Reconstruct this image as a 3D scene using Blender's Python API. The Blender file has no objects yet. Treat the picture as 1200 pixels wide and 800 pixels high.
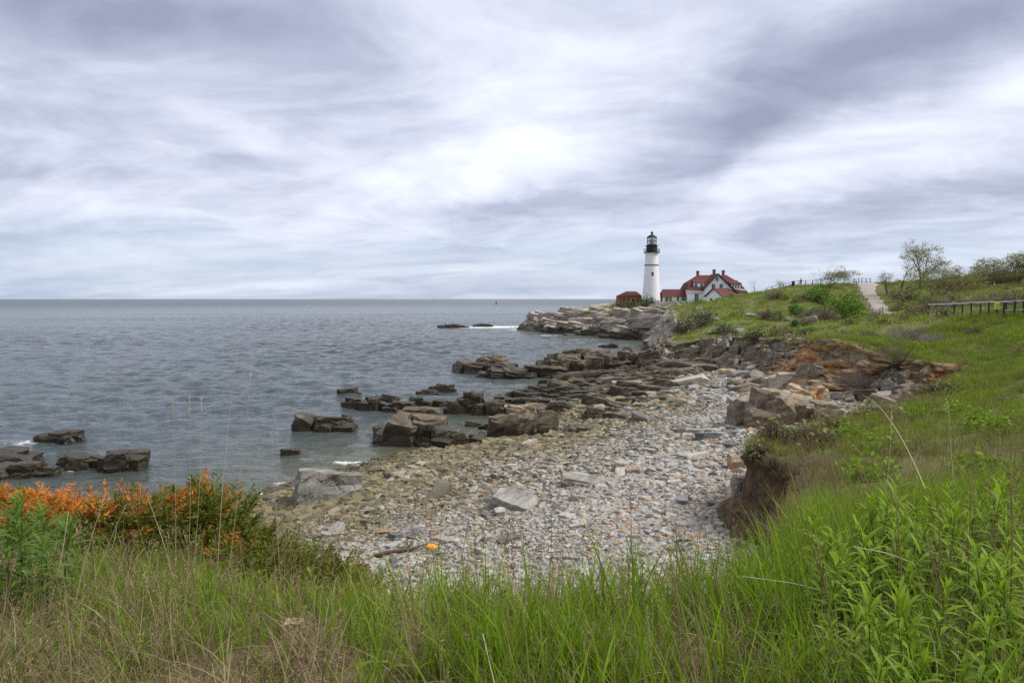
import bpy, bmesh, math, random
import numpy as np
from mathutils import Vector, Matrix, Euler

S = bpy.context.scene
COL = S.collection
R = math.radians
random.seed(7)
RNG = np.random.default_rng(11)

# ------------------------------------------------------------------ camera
EYE = 10.0                       # metres above the sea
PITCH = math.atan(0.0625)        # looking slightly down
cam_data = bpy.data.cameras.new('camera')
cam_data.lens = 24.0
cam_data.sensor_width = 36.0
cam_data.clip_start = 0.05
cam_data.clip_end = 60000
cam = bpy.data.objects.new('camera', cam_data)
COL.objects.link(cam)
cam.location = (0, 0, EYE)
cam.rotation_euler = (math.pi / 2 - PITCH, 0, 0)
S.camera = cam

# ------------------------------------------------------------------ exposure
S.view_settings.view_transform = 'Standard'
S.view_settings.look = 'None'
S.view_settings.gamma = 1.0
S.view_settings.exposure = 0.48
S.view_settings.use_curve_mapping = False
S.render.engine = 'CYCLES'
try:
    S.cycles.use_denoising = False
    S.cycles.sample_clamp_indirect = 3.0
    S.cycles.max_bounces = 6
    S.cycles.diffuse_bounces = 3
    S.cycles.glossy_bounces = 3
    S.cycles.transmission_bounces = 4
    S.cycles.transparent_max_bounces = 6
    S.cycles.caustics_reflective = False
    S.cycles.caustics_refractive = False
except Exception:
    pass

SUN_EL, SUN_ROT = R(52), R(98)   # rotation measured clockwise from +Y


# ------------------------------------------------------------------ node helper
class Nodes:
    def __init__(self, tree):
        self.t = tree

    def new(self, typ, ins=None, **props):
        n = self.t.nodes.new(typ)
        for k, v in props.items():
            setattr(n, k, v)
        for k, v in (ins or {}).items():
            s = n.inputs[k]
            if isinstance(v, bpy.types.NodeSocket):
                self.t.links.new(v, s)
            else:
                s.default_value = v
        return n

    def math(self, op, a, b=0.0, c=None, clamp=False):
        ins = {0: a, 1: b}
        if c is not None:
            ins[2] = c
        return self.new('ShaderNodeMath', ins, operation=op, use_clamp=clamp).outputs[0]

    def mix(self, f, a, b, blend='MIX'):
        n = self.new('ShaderNodeMix', data_type='RGBA', blend_type=blend, clamp_factor=True)
        for i, v in ((0, f), (6, a), (7, b)):
            if isinstance(v, bpy.types.NodeSocket):
                self.t.links.new(v, n.inputs[i])
            else:
                n.inputs[i].default_value = (v if i == 0 else (*v, 1) if len(v) == 3 else v)
        return n.outputs[2]

    def noise(self, vec, scale, detail=4, rough=0.55, dist=0.0, out=0):
        return self.new('ShaderNodeTexNoise', {'Vector': vec, 'Scale': scale, 'Detail': detail,
                        'Roughness': rough, 'Distortion': dist}).outputs[out]

    def ramp(self, fac, stops, interp='LINEAR'):
        n = self.new('ShaderNodeValToRGB', {0: fac})
        cr = n.color_ramp
        cr.interpolation = interp
        while len(cr.elements) < len(stops):
            cr.elements.new(0.5)
        for e, (p, c) in zip(cr.elements, stops):
            e.position = p
            e.color = (*c, 1) if len(c) == 3 else c
        return n.outputs[0]

    def smooth(self, v, lo, hi):
        n = self.new('ShaderNodeMapRange', {0: v, 1: lo, 2: hi, 3: 0.0, 4: 1.0}, interpolation_type='SMOOTHSTEP')
        return n.outputs[0]

    def scalev(self, vec, s):
        return self.new('ShaderNodeVectorMath', {0: vec, 1: s}, operation='MULTIPLY').outputs[0]

    def addv(self, a, b):
        return self.new('ShaderNodeVectorMath', {0: a, 1: b}, operation='ADD').outputs[0]

    def pos(self):
        return self.new('ShaderNodeNewGeometry').outputs['Position']

    def sep(self, v):
        return self.new('ShaderNodeSeparateXYZ', {0: v}).outputs

    def attr(self, name, out='Fac', typ='GEOMETRY'):
        return self.new('ShaderNodeAttribute', attribute_name=name, attribute_type=typ).outputs[out]

    def bump(self, h, strength=0.5, dist=0.1):
        return self.new('ShaderNodeBump', {'Strength': strength, 'Distance': dist, 'Height': h}).outputs[0]


# ------------------------------------------------------------------ world: Nishita sky behind an overcast deck
world = bpy.data.worlds.new('World')
S.world = world
world.use_nodes = True
wt = world.node_tree
wt.nodes.clear()
W = Nodes(wt)
sky = W.new('ShaderNodeTexSky', sky_type='NISHITA', sun_disc=False, sun_elevation=SUN_EL, sun_rotation=SUN_ROT)
try:
    sky.air_density, sky.dust_density, sky.ozone_density = 1.0, 1.6, 1.6
except Exception:
    pass
dirv = W.new('ShaderNodeTexCoord').outputs['Generated']
dx, dy, dz = W.sep(dirv)[:3]
zc = W.math('ADD', W.math('MAXIMUM', dz, 0.0), 0.15)
px_ = W.math('DIVIDE', dx, zc)
py_ = W.math('DIVIDE', dy, zc)
plane = W.new('ShaderNodeCombineXYZ', {0: px_, 1: py_, 2: 0.0}).outputs[0]
# cloud deck seen in perspective: rotate so that the rolls run away to the right
rot = W.new('ShaderNodeVectorRotate', {'Vector': plane, 'Angle': R(24)}, rotation_type='Z_AXIS').outputs[0]
rolls = W.scalev(rot, (0.60, 0.85, 1.0))
warp = W.new('ShaderNodeTexNoise', {'Vector': W.scalev(plane, (0.55, 0.55, 1)), 'Scale': 1.0, 'Detail': 3}).outputs['Color']
rolls_w = W.addv(rolls, W.scalev(warp, (1.25, 1.25, 0.0)))
n1 = W.noise(rolls_w, 0.85, 7, 0.56)
n2 = W.noise(W.addv(rolls_w, (7.3, 2.1, 0)), 2.3, 8, 0.60)
n4 = W.noise(W.addv(W.scalev(plane, (0.9, 1.2, 1)), W.scalev(warp, (1.6, 1.6, 0))), 3.1, 9, 0.62)
n3 = W.noise(W.scalev(plane, (0.18, 0.75, 1)), 1.6, 7, 0.55)
# broad weather: darker and brighter parts of the deck, by direction of view
ya = W.math('MAXIMUM', dy, 0.12)
ta = W.math('DIVIDE', dx, ya)
tb = W.math('DIVIDE', dz, ya)
wob = W.new('ShaderNodeTexNoise', {'Vector': W.scalev(dirv, (1, 1, 1)), 'Scale': 3.2, 'Detail': 6, 'Roughness': 0.6}).outputs['Color']
wx, wy = W.sep(wob)[:2]
ta = W.math('ADD', ta, W.math('MULTIPLY', W.math('SUBTRACT', wx, 0.5), 0.34))
tb = W.math('ADD', tb, W.math('MULTIPLY', W.math('SUBTRACT', wy, 0.5), 0.17))


def lobe(cu, cv, su, sv, ang, amp):
    """an elongated bank of cloud about a direction (tangent of azimuth, tangent of elevation)"""
    ca, sa = math.cos(ang), math.sin(ang)
    a0 = W.math('SUBTRACT', ta, cu)
    b0 = W.math('SUBTRACT', tb, cv)
    p = W.math('ADD', W.math('MULTIPLY', a0, ca / su), W.math('MULTIPLY', b0, sa / su))
    q = W.math('ADD', W.math('MULTIPLY', a0, -sa / sv), W.math('MULTIPLY', b0, ca / sv))
    r2 = W.math('ADD', W.math('MULTIPLY', p, p), W.math('MULTIPLY', q, q))
    return W.math('MULTIPLY', W.math('EXPONENT', W.math('MULTIPLY', r2, -1.0)), amp)


lobes = [
    (-0.50, 0.42, 0.42, 0.09, -0.10, -0.47),    # dark bank high on the left
    (-0.62, 0.24, 0.40, 0.09, -0.15, -0.10),
    (-0.66, 0.085, 0.30, 0.018, 0.02, -0.22),   # low streak on the left
    (-0.36, 0.235, 0.16, 0.022, -0.20, 0.18),   # pale break
    (-0.24, 0.24, 0.10, 0.10, -0.55, -0.16),
    (0.02, 0.28, 0.26, 0.14, 0.45, 0.20),       # bright part ahead
    (-0.05, 0.19, 0.18, 0.05, 0.10, 0.20),
    (-0.06, 0.135, 0.13, 0.016, 0.05, -0.26),   # small dark patch
    (0.54, 0.36, 0.44, 0.065, 0.42, -0.50),     # dark rolls to the right
    (0.34, 0.225, 0.24, 0.030, 0.30, -0.24),
    (0.62, 0.24, 0.30, 0.035, 0.22, 0.08),
    (0.72, 0.155, 0.30, 0.028, 0.16, -0.16),
    (0.45, 0.125, 0.36, 0.020, 0.14, -0.14),
    (0.74, 0.31, 0.12, 0.035, 0.42, 0.18),
    (0.18, 0.42, 0.26, 0.05, 0.30, -0.10),
]
tot = None
for L in lobes:
    o = lobe(*L)
    tot = o if tot is None else W.math('ADD', tot, o)
dens = W.math('ADD', W.math('MULTIPLY', W.math('SUBTRACT', n1, 0.5), 1.05),
              W.math('MULTIPLY', W.math('SUBTRACT', n2, 0.5), 0.58))
dens = W.math('ADD', dens, W.math('MULTIPLY', W.math('SUBTRACT', n3, 0.5), 0.20))
dens = W.math('ADD', dens, W.math('MULTIPLY', W.math('SUBTRACT', n4, 0.5), 0.46))
shade = W.math('ADD', W.math('ADD', dens, W.math('MULTIPLY', tot, 0.95)), 0.52, clamp=True)
K = 9.4      # the Background runs at strength 0.1
cloud = W.ramp(shade, [(0.00, (0.265, 0.30, 0.40)), (0.28, (0.40, 0.44, 0.56)), (0.50, (0.57, 0.605, 0.72)),
                       (0.72, (0.715, 0.75, 0.84)), (1.0, (0.82, 0.84, 0.885))])
cloud = W.scalev(cloud, (K, K, K))
skyc = W.mix(0.55, sky.outputs[0], (3.9, 5.2, 7.2))
# gaps of blue where the deck thins towards the horizon
low = W.math('SUBTRACT', 1.0, W.smooth(tb, 0.015, 0.15))
gap = W.math('MULTIPLY', low, W.math('ADD', 0.58, W.math('MULTIPLY', W.math('SUBTRACT', n3, 0.5), -1.6)), clamp=True)
back = W.smooth(dy, -0.2, 0.3)
final = W.mix(W.math('MULTIPLY', gap, 0.95), cloud, skyc)
bg = W.new('ShaderNodeBackground', {'Color': final, 'Strength': 0.1})
wo = W.new('ShaderNodeOutputWorld', {'Surface': bg.outputs[0]})

# ------------------------------------------------------------------ the veiled sun
sun_data = bpy.data.lights.new('sun', 'SUN')
sun_data.energy = 3.0
sun_data.angle = R(22)
sun_data.color = (1.0, 0.955, 0.88)
sun = bpy.data.objects.new('sun', sun_data)
COL.objects.link(sun)
sd_ = Vector((math.sin(SUN_ROT) * math.cos(SUN_EL), math.cos(SUN_ROT) * math.cos(SUN_EL), math.sin(SUN_EL)))
sun.rotation_euler = sd_.to_track_quat('Z', 'Y').to_euler()
sun.location = sd_ * 300


# ------------------------------------------------------------------ numeric helpers
def at(u, v, z=None, Y=None):
    """the world point seen at pixel (u, v) of the 1200 x 800 photograph, on height z or at depth Y"""
    a, b = (u - 600) / 800.0, (400 - v) / 800.0
    c, s = math.cos(PITCH), math.sin(PITCH)
    d = np.array([a, c + b * s, b * c - s])
    k = (z - EYE) / d[2] if z is not None else Y / d[1]
    return np.array([0, 0, EYE]) + d * k


def _hash(ix, iy, iz, seed):
    h = (ix.astype(np.int64) * 374761393 + iy.astype(np.int64) * 668265263 + iz.astype(np.int64) * 1440662683 + seed * 974634541) & 0xffffffff
    h = ((h ^ (h >> 13)) * 1274126177) & 0xffffffff
    h = ((h ^ (h >> 16)) * 2246822519) & 0xffffffff
    return ((h ^ (h >> 15)) & 0xffffff) / float(0x1000000)


def vnoise(P, seed=0):
    P = np.asarray(P, float)
    if P.shape[1] == 2:
        P = np.column_stack([P, np.zeros(len(P))])
    f = np.floor(P)
    i = f.astype(np.int64)
    t = P - f
    t = t * t * t * (t * (t * 6 - 15) + 10)
    out = 0
    for a in (0, 1):
        for b in (0, 1):
            for c in (0, 1):
                w = (t[:, 0] if a else 1 - t[:, 0]) * (t[:, 1] if b else 1 - t[:, 1]) * (t[:, 2] if c else 1 - t[:, 2])
                out = out + w * _hash(i[:, 0] + a, i[:, 1] + b, i[:, 2] + c, seed)
    return out * 2 - 1


def fbm(P, octv=4, seed=0, gain=0.5, lac=2.03):
    P = np.asarray(P, float)
    a, s, o = 1.0, 0, 0
    for k in range(octv):
        o = o + a * vnoise(P, seed + 17 * k)
        s += a
        a *= gain
        P = P * lac + 3.7
    return o / s


def cells(P, seed=0):
    """nearest cell of a jittered lattice: distance, distance to the border, a random number per cell, a second one"""
    P = np.asarray(P, float)
    f = np.floor(P)
    i = f.astype(np.int64)
    n = len(P)
    d1 = np.full(n, 1e9)
    d2 = np.full(n, 1e9)
    off = np.zeros((n, 3))
    id1 = np.zeros((n, 3), np.int64)
    for a in (-1, 0, 1):
        for b in (-1, 0, 1):
            for c in (-1, 0, 1):
                ix, iy, iz = i[:, 0] + a, i[:, 1] + b, i[:, 2] + c
                q = np.column_stack([ix + _hash(ix, iy, iz, seed), iy + _hash(ix, iy, iz, seed + 1), iz + _hash(ix, iy, iz, seed + 2)])
                d = np.sqrt(((q - P) ** 2).sum(1))
                m = d < d1
                d2 = np.where(m, d1, np.minimum(d2, d))
                id1[m] = np.column_stack([ix, iy, iz])[m]
                off[m] = (P - q)[m]
                d1 = np.where(m, d, d1)
    return d1, d2 - d1, _hash(id1[:, 0], id1[:, 1], id1[:, 2], seed + 5), _hash(id1[:, 0], id1[:, 1], id1[:, 2], seed + 9), off


def sstep(x, a, b):
    t = np.clip((x - a) / (b - a), 0, 1)
    return t * t * (3 - 2 * t)


# ------------------------------------------------------------------ object helpers
def tag(o, label=None, cat=None, group=None, kind=None):
    if label: o['label'] = label
    if cat: o['category'] = cat
    if group: o['group'] = group
    if kind: o['kind'] = kind
    return o


def mesh_np(name, V, F, mat=None, smooth=True, attrs=None):
    V = np.ascontiguousarray(V, np.float32)
    F = np.ascontiguousarray(F, np.int32)
    me = bpy.data.meshes.new(name)
    me.vertices.add(len(V))
    me.vertices.foreach_set('co', V.ravel())
    k = F.shape[1]
    me.loops.add(F.size)
    me.loops.foreach_set('vertex_index', F.ravel())
    me.polygons.add(len(F))
    me.polygons.foreach_set('loop_start', np.arange(0, F.size, k, dtype=np.int32))
    me.polygons.foreach_set('use_smooth', np.full(len(F), smooth, bool))
    for an, av in (attrs or {}).items():
        a = me.attributes.new(an, 'FLOAT', 'POINT')
        a.data.foreach_set('value', np.ascontiguousarray(av, np.float32))
    me.update(calc_edges=True)
    me.validate()
    if mat: me.materials.append(mat)
    return me


def link(name, me, parent=None, loc=None, rot=None, scale=None):
    o = bpy.data.objects.new(name, me)
    COL.objects.link(o)
    if parent is not None: o.parent = parent
    if loc is not None: o.location = [float(c) for c in loc]
    if rot is not None: o.rotation_euler = rot
    if scale is not None: o.scale = scale
    return o


def empty(name, loc=(0, 0, 0), rz=0.0):
    o = link(name, None, loc=loc)
    o.empty_display_size = 0.2
    o.rotation_euler = (0, 0, rz)
    return o


class MB:
    """collects polygons of one part"""
    def __init__(self):
        self.v, self.f = [], []

    def poly(self, vs, fs):
        b = len(self.v)
        self.v += [tuple(float(c) for c in q) for q in vs]
        self.f += [tuple(b + i for i in f) for f in fs]
        return self

    def box(self, x0, x1, y0, y1, z0, z1):
        vs = [(x, y, z) for z in (z0, z1) for y in (y0, y1) for x in (x0, x1)]
        return self.poly(vs, [(0, 2, 3, 1), (4, 5, 7, 6), (0, 1, 5, 4), (2, 6, 7, 3), (0, 4, 6, 2), (1, 3, 7, 5)])

    def prism(self, pts, y0, y1):
        """outline in x,z pushed from y0 to y1"""
        n = len(pts)
        vs = [(p[0], y0, p[1]) for p in pts] + [(p[0], y1, p[1]) for p in pts]
        fs = [tuple(range(n)), tuple(range(2 * n - 1, n - 1, -1))] + [(i, i + n, (i + 1) % n + n, (i + 1) % n) for i in range(n)]
        return self.poly(vs, fs)

    def lathe(self, prof, n=24, cx=0, cy=0, cap=True):
        vs, fs = [], []
        for r, z in prof:
            for k in range(n):
                a = 2 * math.pi * k / n
                vs.append((cx + r * math.cos(a), cy + r * math.sin(a), z))
        for j in range(len(prof) - 1):
            for k in range(n):
                a, b = j * n + k, j * n + (k + 1) % n
                fs.append((a, b, b + n, a + n))
        if cap:
            fs.append(tuple(range(n - 1, -1, -1)))
            fs.append(tuple(range((len(prof) - 1) * n, len(prof) * n)))
        return self.poly(vs, fs)

    def tube(self, pts, rad, n=6):
        pts = [Vector(p) for p in pts]
        if not hasattr(rad, '__len__'): rad = [rad] * len(pts)
        vs, fs = [], []
        for i, p in enumerate(pts):
            d = (pts[min(i + 1, len(pts) - 1)] - pts[max(i - 1, 0)]).normalized()
            s = d.orthogonal().normalized() if i == 0 else (s - d * s.dot(d)).normalized()
            t = d.cross(s)
            for k in range(n):
                a = 2 * math.pi * k / n
                vs.append(p + (s * math.cos(a) + t * math.sin(a)) * rad[i])
        for i in range(len(pts) - 1):
            for k in range(n):
                a, b = i * n + k, i * n + (k + 1) % n
                fs.append((a, b, b + n, a + n))
        fs.append(tuple(range(n - 1, -1, -1)))
        fs.append(tuple(range((len(pts) - 1) * n, len(pts) * n)))
        return self.poly(vs, fs)

    def build(self, name, mat, parent=None, smooth=False, loc=None):
        me = bpy.data.meshes.new(name)
        me.from_pydata(self.v, [], self.f)
        if smooth:
            me.polygons.foreach_set('use_smooth', np.ones(len(me.polygons), bool))
        me.materials.append(mat)
        me.update()
        return link(name, me, parent, loc)


def copy_tree(o, parent=None):
    c = o.copy()
    COL.objects.link(c)
    if parent is not None: c.parent = parent
    for ch in list(o.children): copy_tree(ch, c)
    return c


def mat(name, col, rough=0.7, spec=0.3, metal=0.0):
    m = bpy.data.materials.new(name)
    m.use_nodes = True
    N = Nodes(m.node_tree)
    b = m.node_tree.nodes['Principled BSDF']
    n = N.noise(N.pos(), 1.7, 5, 0.6)
    c = N.mix(N.math('MULTIPLY', N.smooth(n, 0.35, 0.75), 0.5), col, tuple(c * 0.72 for c in col))
    m.node_tree.links.new(c, b.inputs['Base Color'])
    b.inputs['Roughness'].default_value = rough
    b.inputs['Specular IOR Level'].default_value = spec
    b.inputs['Metallic'].default_value = metal
    return m


# ================================================================== THE LAND
# ---- the rim of the bluff and cliffs in plan: x, y, width of the face, kind of face (0 soil bank, 1 brown cliff, 2 pale headland)
RIM = [(-60, 9, 9, 0), (-24, 13, 8, 0), (-14, 12.5, 7, 0), (-8.5, 11.0, 6, 0), (-5, 8.8, 6, 0), (-2.2, 5.4, 6, 0), (0.3, 4.3, 6, 0), (2.6, 5.6, 5, 0),
       (5.0, 11.5, 2.6, 0), (7.7, 17.0, 1.6, 0), (9.3, 20.2, 1.4, 0), (8.3, 21.4, 1.3, 0), (8.3, 23.6, 1.4, 0), (9.9, 25.8, 1.5, 0), (12.0, 28.5, 2, 0), (14.5, 31.5, 2.5, 0), (18.5, 36.0, 2.6, 0),
       (24, 41, 2.4, 0.3), (29, 45, 2.0, 0.5), (32.0, 47.6, 1.6, 0.5), (30.0, 50.0, 2.2, 1), (27.5, 51.0, 2.8, 1), (25.8, 54.5, 5.0, 0.6), (27.0, 61.0, 5.5, 0.5),
       (28.6, 67, 4.2, 1), (29.2, 75, 3.0, 1), (27.8, 83, 3.2, 1), (25.5, 89, 3.6, 1), (22.8, 94.5, 3.8, 1.2), (22.3, 98.5, 3.6, 1.4), (25, 104, 4, 1.7),
       (32.5, 140, 5, 2), (38, 163, 6, 2), (30.5, 184, 8, 2), (20, 203, 8.5, 2), (12, 213.5, 7.5, 2), (8, 218.5, 6, 2), (5.8, 222.5, 4.5, 2), (7.5, 228, 5, 2), (14, 236, 8, 2), (40, 262, 12, 2),
       (120, 300, 14, 2), (300, 380, 20, 2)]


def catmull(P, n):
    P = np.asarray(P, float)
    Q = np.vstack([2 * P[0] - P[1], P, 2 * P[-1] - P[-2]])
    out = []
    for i in range(len(P) - 1):
        p0, p1, p2, p3 = Q[i:i + 4]
        for t in np.arange(n) / n:
            out.append(0.5 * (2 * p1 + (p2 - p0) * t + (2 * p0 - 5 * p1 + 4 * p2 - p3) * t * t + (3 * p1 - p0 - 3 * p2 + p3) * t ** 3))
    out.append(P[-1])
    return np.array(out)


RIMC = catmull(RIM, 6)
LANDPOLY = np.vstack([RIMC[:, :2], [(600, 500), (600, -200), (-200, -200), (-200, 0)]])
SHORE = catmull([(-300, 10), (-60, 27), (-27, 28.5), (-15.4, 30.4), (-11.6, 35.7), (-8.6, 41.5), (-4.5, 46), (-0.5, 51.5), (3, 60), (6, 68), (9.5, 80), (14, 91), (19, 99),
                 (22, 104), (29, 138), (33, 158), (22, 183), (4.5, 214), (1.5, 222), (8, 240), (40, 272), (200, 330), (500, 500)], 4)


def poly_dist(P, L):
    """distance to a polyline, index of the nearest segment, parameter on it, side (left positive)"""
    P = np.asarray(P, float)
    A, B = L[:-1], L[1:]
    D = B - A
    D2 = (D ** 2).sum(1)
    best = np.full(len(P), 1e18)
    seg = np.zeros(len(P), int)
    tt = np.zeros(len(P))
    sid = np.zeros(len(P))
    for k in range(len(A)):
        r = P - A[k]
        t = np.clip((r @ D[k]) / D2[k], 0, 1)
        q = r - t[:, None] * D[k]
        d = (q ** 2).sum(1)
        m = d < best
        best[m] = d[m]
        seg[m] = k
        tt[m] = t[m]
        sid[m] = (D[k][0] * r[:, 1] - D[k][1] * r[:, 0])[m]
    return np.sqrt(best), seg, tt, sid


def inside(P, poly):
    x, y = P[:, 0], P[:, 1]
    c = np.zeros(len(P), bool)
    n = len(poly)
    for i in range(n):
        x0, y0 = poly[i]
        x1, y1 = poly[(i + 1) % n]
        if y0 == y1: continue
        m = ((y0 > y) != (y1 > y)) & (x < (x1 - x0) * (y - y0) / (y1 - y0) + x0)
        c ^= m
    return c


# ---- the surface of the land: x, y, height; a smooth sheet through these
def atp(u, v, Y):
    p = at(u, v, Y=Y)
    return (p[0], p[1], p[2])


TOP = [(-200, -40, 8.6), (-40, 0, 8.2), (0, -30, 9.0), (60, -40, 10), (-60, 8, 7.0), (-4, -2, 8.5), (0, 0, 8.4), (3, 0, 8.6), (-3, 1, 8.4), (0, 3, 8.2), (0, 5, 7.85), (-3, 5, 7.75),
       (-6, 4, 7.9), (-6, 8, 7.0), (-4.5, 10, 6.45), (-9, 10.5, 6.55), (-14, 11, 6.6), (-24, 12, 6.6), (3, 5, 8.1), (3, 3, 8.45), (6, 4, 8.6), (4.5, 8, 7.3), (9, 6, 8.7), (14, 8, 9.0),
       atp(880, 610, 13), atp(960, 570, 14.5), atp(915, 530, 22), atp(900, 545, 20), atp(1000, 499, 31), atp(1060, 480, 36), atp(1100, 468, 40), atp(1150, 441, 45),
       atp(1200, 440, 38), atp(1200, 505, 21), atp(1200, 560, 13), atp(1120, 520, 21), atp(1050, 530, 21),
       atp(1000, 402, 53), atp(1060, 405, 55), atp(1100, 420, 51), atp(960, 399, 64), atp(900, 396, 78), atp(850, 396, 86), atp(800, 399, 95), atp(780, 399, 98),
       atp(1060, 392, 66), atp(1150, 402, 57), atp(1200, 388, 52), atp(1200, 373, 60), atp(1085, 371, 76), atp(1130, 368, 68),
       atp(1048, 372, 110), atp(1000, 378, 96), atp(940, 378, 96), atp(900, 382, 92), atp(850, 378, 100), atp(810, 371, 112), atp(790, 368, 118),
       atp(940, 352, 124), atp(900, 358, 124), atp(1000, 350, 130), atp(1028, 350, 130), atp(1010, 333, 150), atp(975, 334, 146), atp(940, 335.5, 144), atp(905, 341, 150), atp(880, 347, 160),
       atp(862, 353, 170), atp(835, 360, 185), atp(800, 363, 175), atp(1040, 335, 140), atp(1100, 331.5, 128), atp(1150, 331, 118), atp(1200, 331, 108), atp(1100, 350, 100), atp(1200, 352, 80),
       atp(780, 364, 160), atp(764, 355.5, 232), atp(738, 357, 232), atp(800, 358, 236), atp(840, 358.5, 236), atp(870, 357, 236),
       atp(725, 362, 222), atp(700, 362.5, 212), atp(675, 364, 212), atp(650, 368, 216), atp(634, 370, 220), atp(690, 360, 222),
       (40, 250, 8.5), (20, 232, 5.5), (90, 260, 9), (150, 300, 9.5), (100, 190, 11.5), (130, 150, 12.5), (130, 110, 13.2), (200, 150, 13), (200, 250, 11), (300, 100, 13), (300, 350, 9), (500, 200, 12), (100, 60, 12), (70, 60, 10), (60, 30, 10), (30, 12, 8.6), (40, -10, 9.5), (42, 30, 7.6)]
TOP = np.array(TOP, float)


def tps_fit(X, z, lam=0.02):
    n = len(X)
    d = np.sqrt(((X[:, None] - X[None]) ** 2).sum(2)) / 50.0
    Kk = np.where(d > 0, d * d * np.log(np.maximum(d, 1e-9)), 0) + np.eye(n) * lam * 0.02
    Pm = np.column_stack([np.ones(n), X / 50.0])
    A = np.block([[Kk, Pm], [Pm.T, np.zeros((3, 3))]])
    return np.linalg.solve(A, np.concatenate([z, np.zeros(3)]))


TPSW = tps_fit(TOP[:, :2], TOP[:, 2])


def top_z(P):
    P = np.asarray(P, float)
    out = np.zeros(len(P))
    for i in range(0, len(P), 60000):
        q = P[i:i + 60000]
        d2 = ((q[:, None] - TOP[None, :, :2]) ** 2).sum(2) / 2500.0
        Kk = np.where(d2 > 1e-12, 0.5 * d2 * np.log(np.maximum(d2, 1e-12)), 0)
        out[i:i + 60000] = Kk @ TPSW[:-3] + TPSW[-3] + (q / 50.0) @ TPSW[-2:]
    out = np.clip(out, 3.0, 14.5)
    r = np.hypot(P[:, 0], P[:, 1])
    g = sstep(r, 12, 60)
    out += fbm(P * 0.55, 3, 3) * 0.10 + fbm(P * 0.16, 4, 5) * 0.34 * g
    return out


def low_z(P):
    d, seg, tt, sid = poly_dist(P, SHORE)
    s = np.where(sid < 0, d, -d)            # landward is on the right of the shore line
    z = np.where(s > 0, 0.118 * s, 0.16 * s)
    z = np.where(z > 2.2, 2.2 + (z - 2.2) * 0.45, z)
    z = np.clip(z, -4.0, 4.0)
    z += fbm(P * 0.35, 3, 21) * 0.13 * sstep(s, -6, 3)
    return z, s


PATH = catmull([atp(1052, 378, 98)[:2], atp(1043, 371, 110)[:2], atp(1032, 360, 120)[:2], atp(1024, 350, 130)[:2], atp(1019, 342, 139)[:2], atp(1013, 334, 150)[:2], (80, 170), (84, 190)], 8)


def land(P):
    """height and masks of the ground"""
    P = np.asarray(P, float)
    out = []
    for i in range(0, len(P), 200000):
        q = P[i:i + 200000]
        d, seg, tt, sid = poly_dist(q, RIMC[:, :2])
        ins = inside(q, LANDPOLY)
        sd = np.where(ins, d, -d)
        w = RIMC[seg, 2] * (1 - tt) + RIMC[seg + 1, 2] * tt
        kind = RIMC[seg, 3] * (1 - tt) + RIMC[seg + 1, 3] * tt
        T = top_z(q)
        B, s = low_z(q)
        soft = w > 5.4
        soft = soft & (q[:, 1] < 30)
        f = np.where(soft, sstep(sd, -0.95 * w, 0.6), sstep(sd, -0.30 * w, 0.12))
        head = sstep(kind, 1.55, 1.9)
        hz = B + (T - B) * f
        # bare rock of the headland: blocks stepped along the bedding
        if (head > 0).any():
            m = head > 0
            c = cells(np.column_stack([q[m] @ np.array([[0.30, 0.12], [-0.10, 0.42]]), np.zeros(m.sum())]), 31)
            hz[m] += head[m] * ((c[2] - 0.5) * 0.9 + 1.1 * (0.4 - np.abs(fbm(q[m] @ np.array([[0.10, 0.05], [-0.05, 0.2]]), 4, 33)))) * sstep(sd[m], 6, -3) * f[m]
        out.append(np.column_stack([hz, sd, s, kind, T, w, soft]))
    return np.vstack(out)


print('terrain...')
# a sheet of ground finer near the viewer, coarser far away
NA, NR = 760, 640
ang = np.linspace(R(-62), R(62), NA)
rad = 1.0 * (620 / 1.0) ** (np.linspace(0, 1, NR))
AA, RR = np.meshgrid(ang, rad)
GP = np.column_stack([(RR * np.sin(AA)).ravel(), (RR * np.cos(AA)).ravel() - 0.6])
L = land(GP)
GZ = L[:, 0]
idx = np.arange(NA * NR).reshape(NR, NA)
GF = np.column_stack([idx[:-1, :-1].ravel(), idx[:-1, 1:].ravel(), idx[1:, 1:].ravel(), idx[1:, :-1].ravel()])
keep = (GZ[GF].max(1) > -3.6)
GF = GF[keep]
pd_, _, _, _ = poly_dist(GP, PATH)
sdv, shv, kv = L[:, 1], L[:, 2], L[:, 3]
is_top = sstep(sdv, -0.5, 0.4)
headr = sstep(kv, 1.6, 1.95)
nz = fbm(GP * 0.06, 4, 41)
bare = headr * (1 - sstep(sdv + nz * 9, 10, 20)) * (GP[:, 1] > 150)
grass_m = is_top * (1 - bare)
scree = np.exp(-((GP[:, 0] - 27) / 5) ** 2 - ((GP[:, 1] - 57) / 6) ** 2) * (1 - is_top)
scree = np.maximum(scree, (L[:, 6] < .5) * (1 - sstep(kv, .3, .8)) * sstep(sdv, -1.15 * L[:, 5], -0.8 * L[:, 5]) * (1 - sstep(sdv, 0.1, 0.35)))


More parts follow.
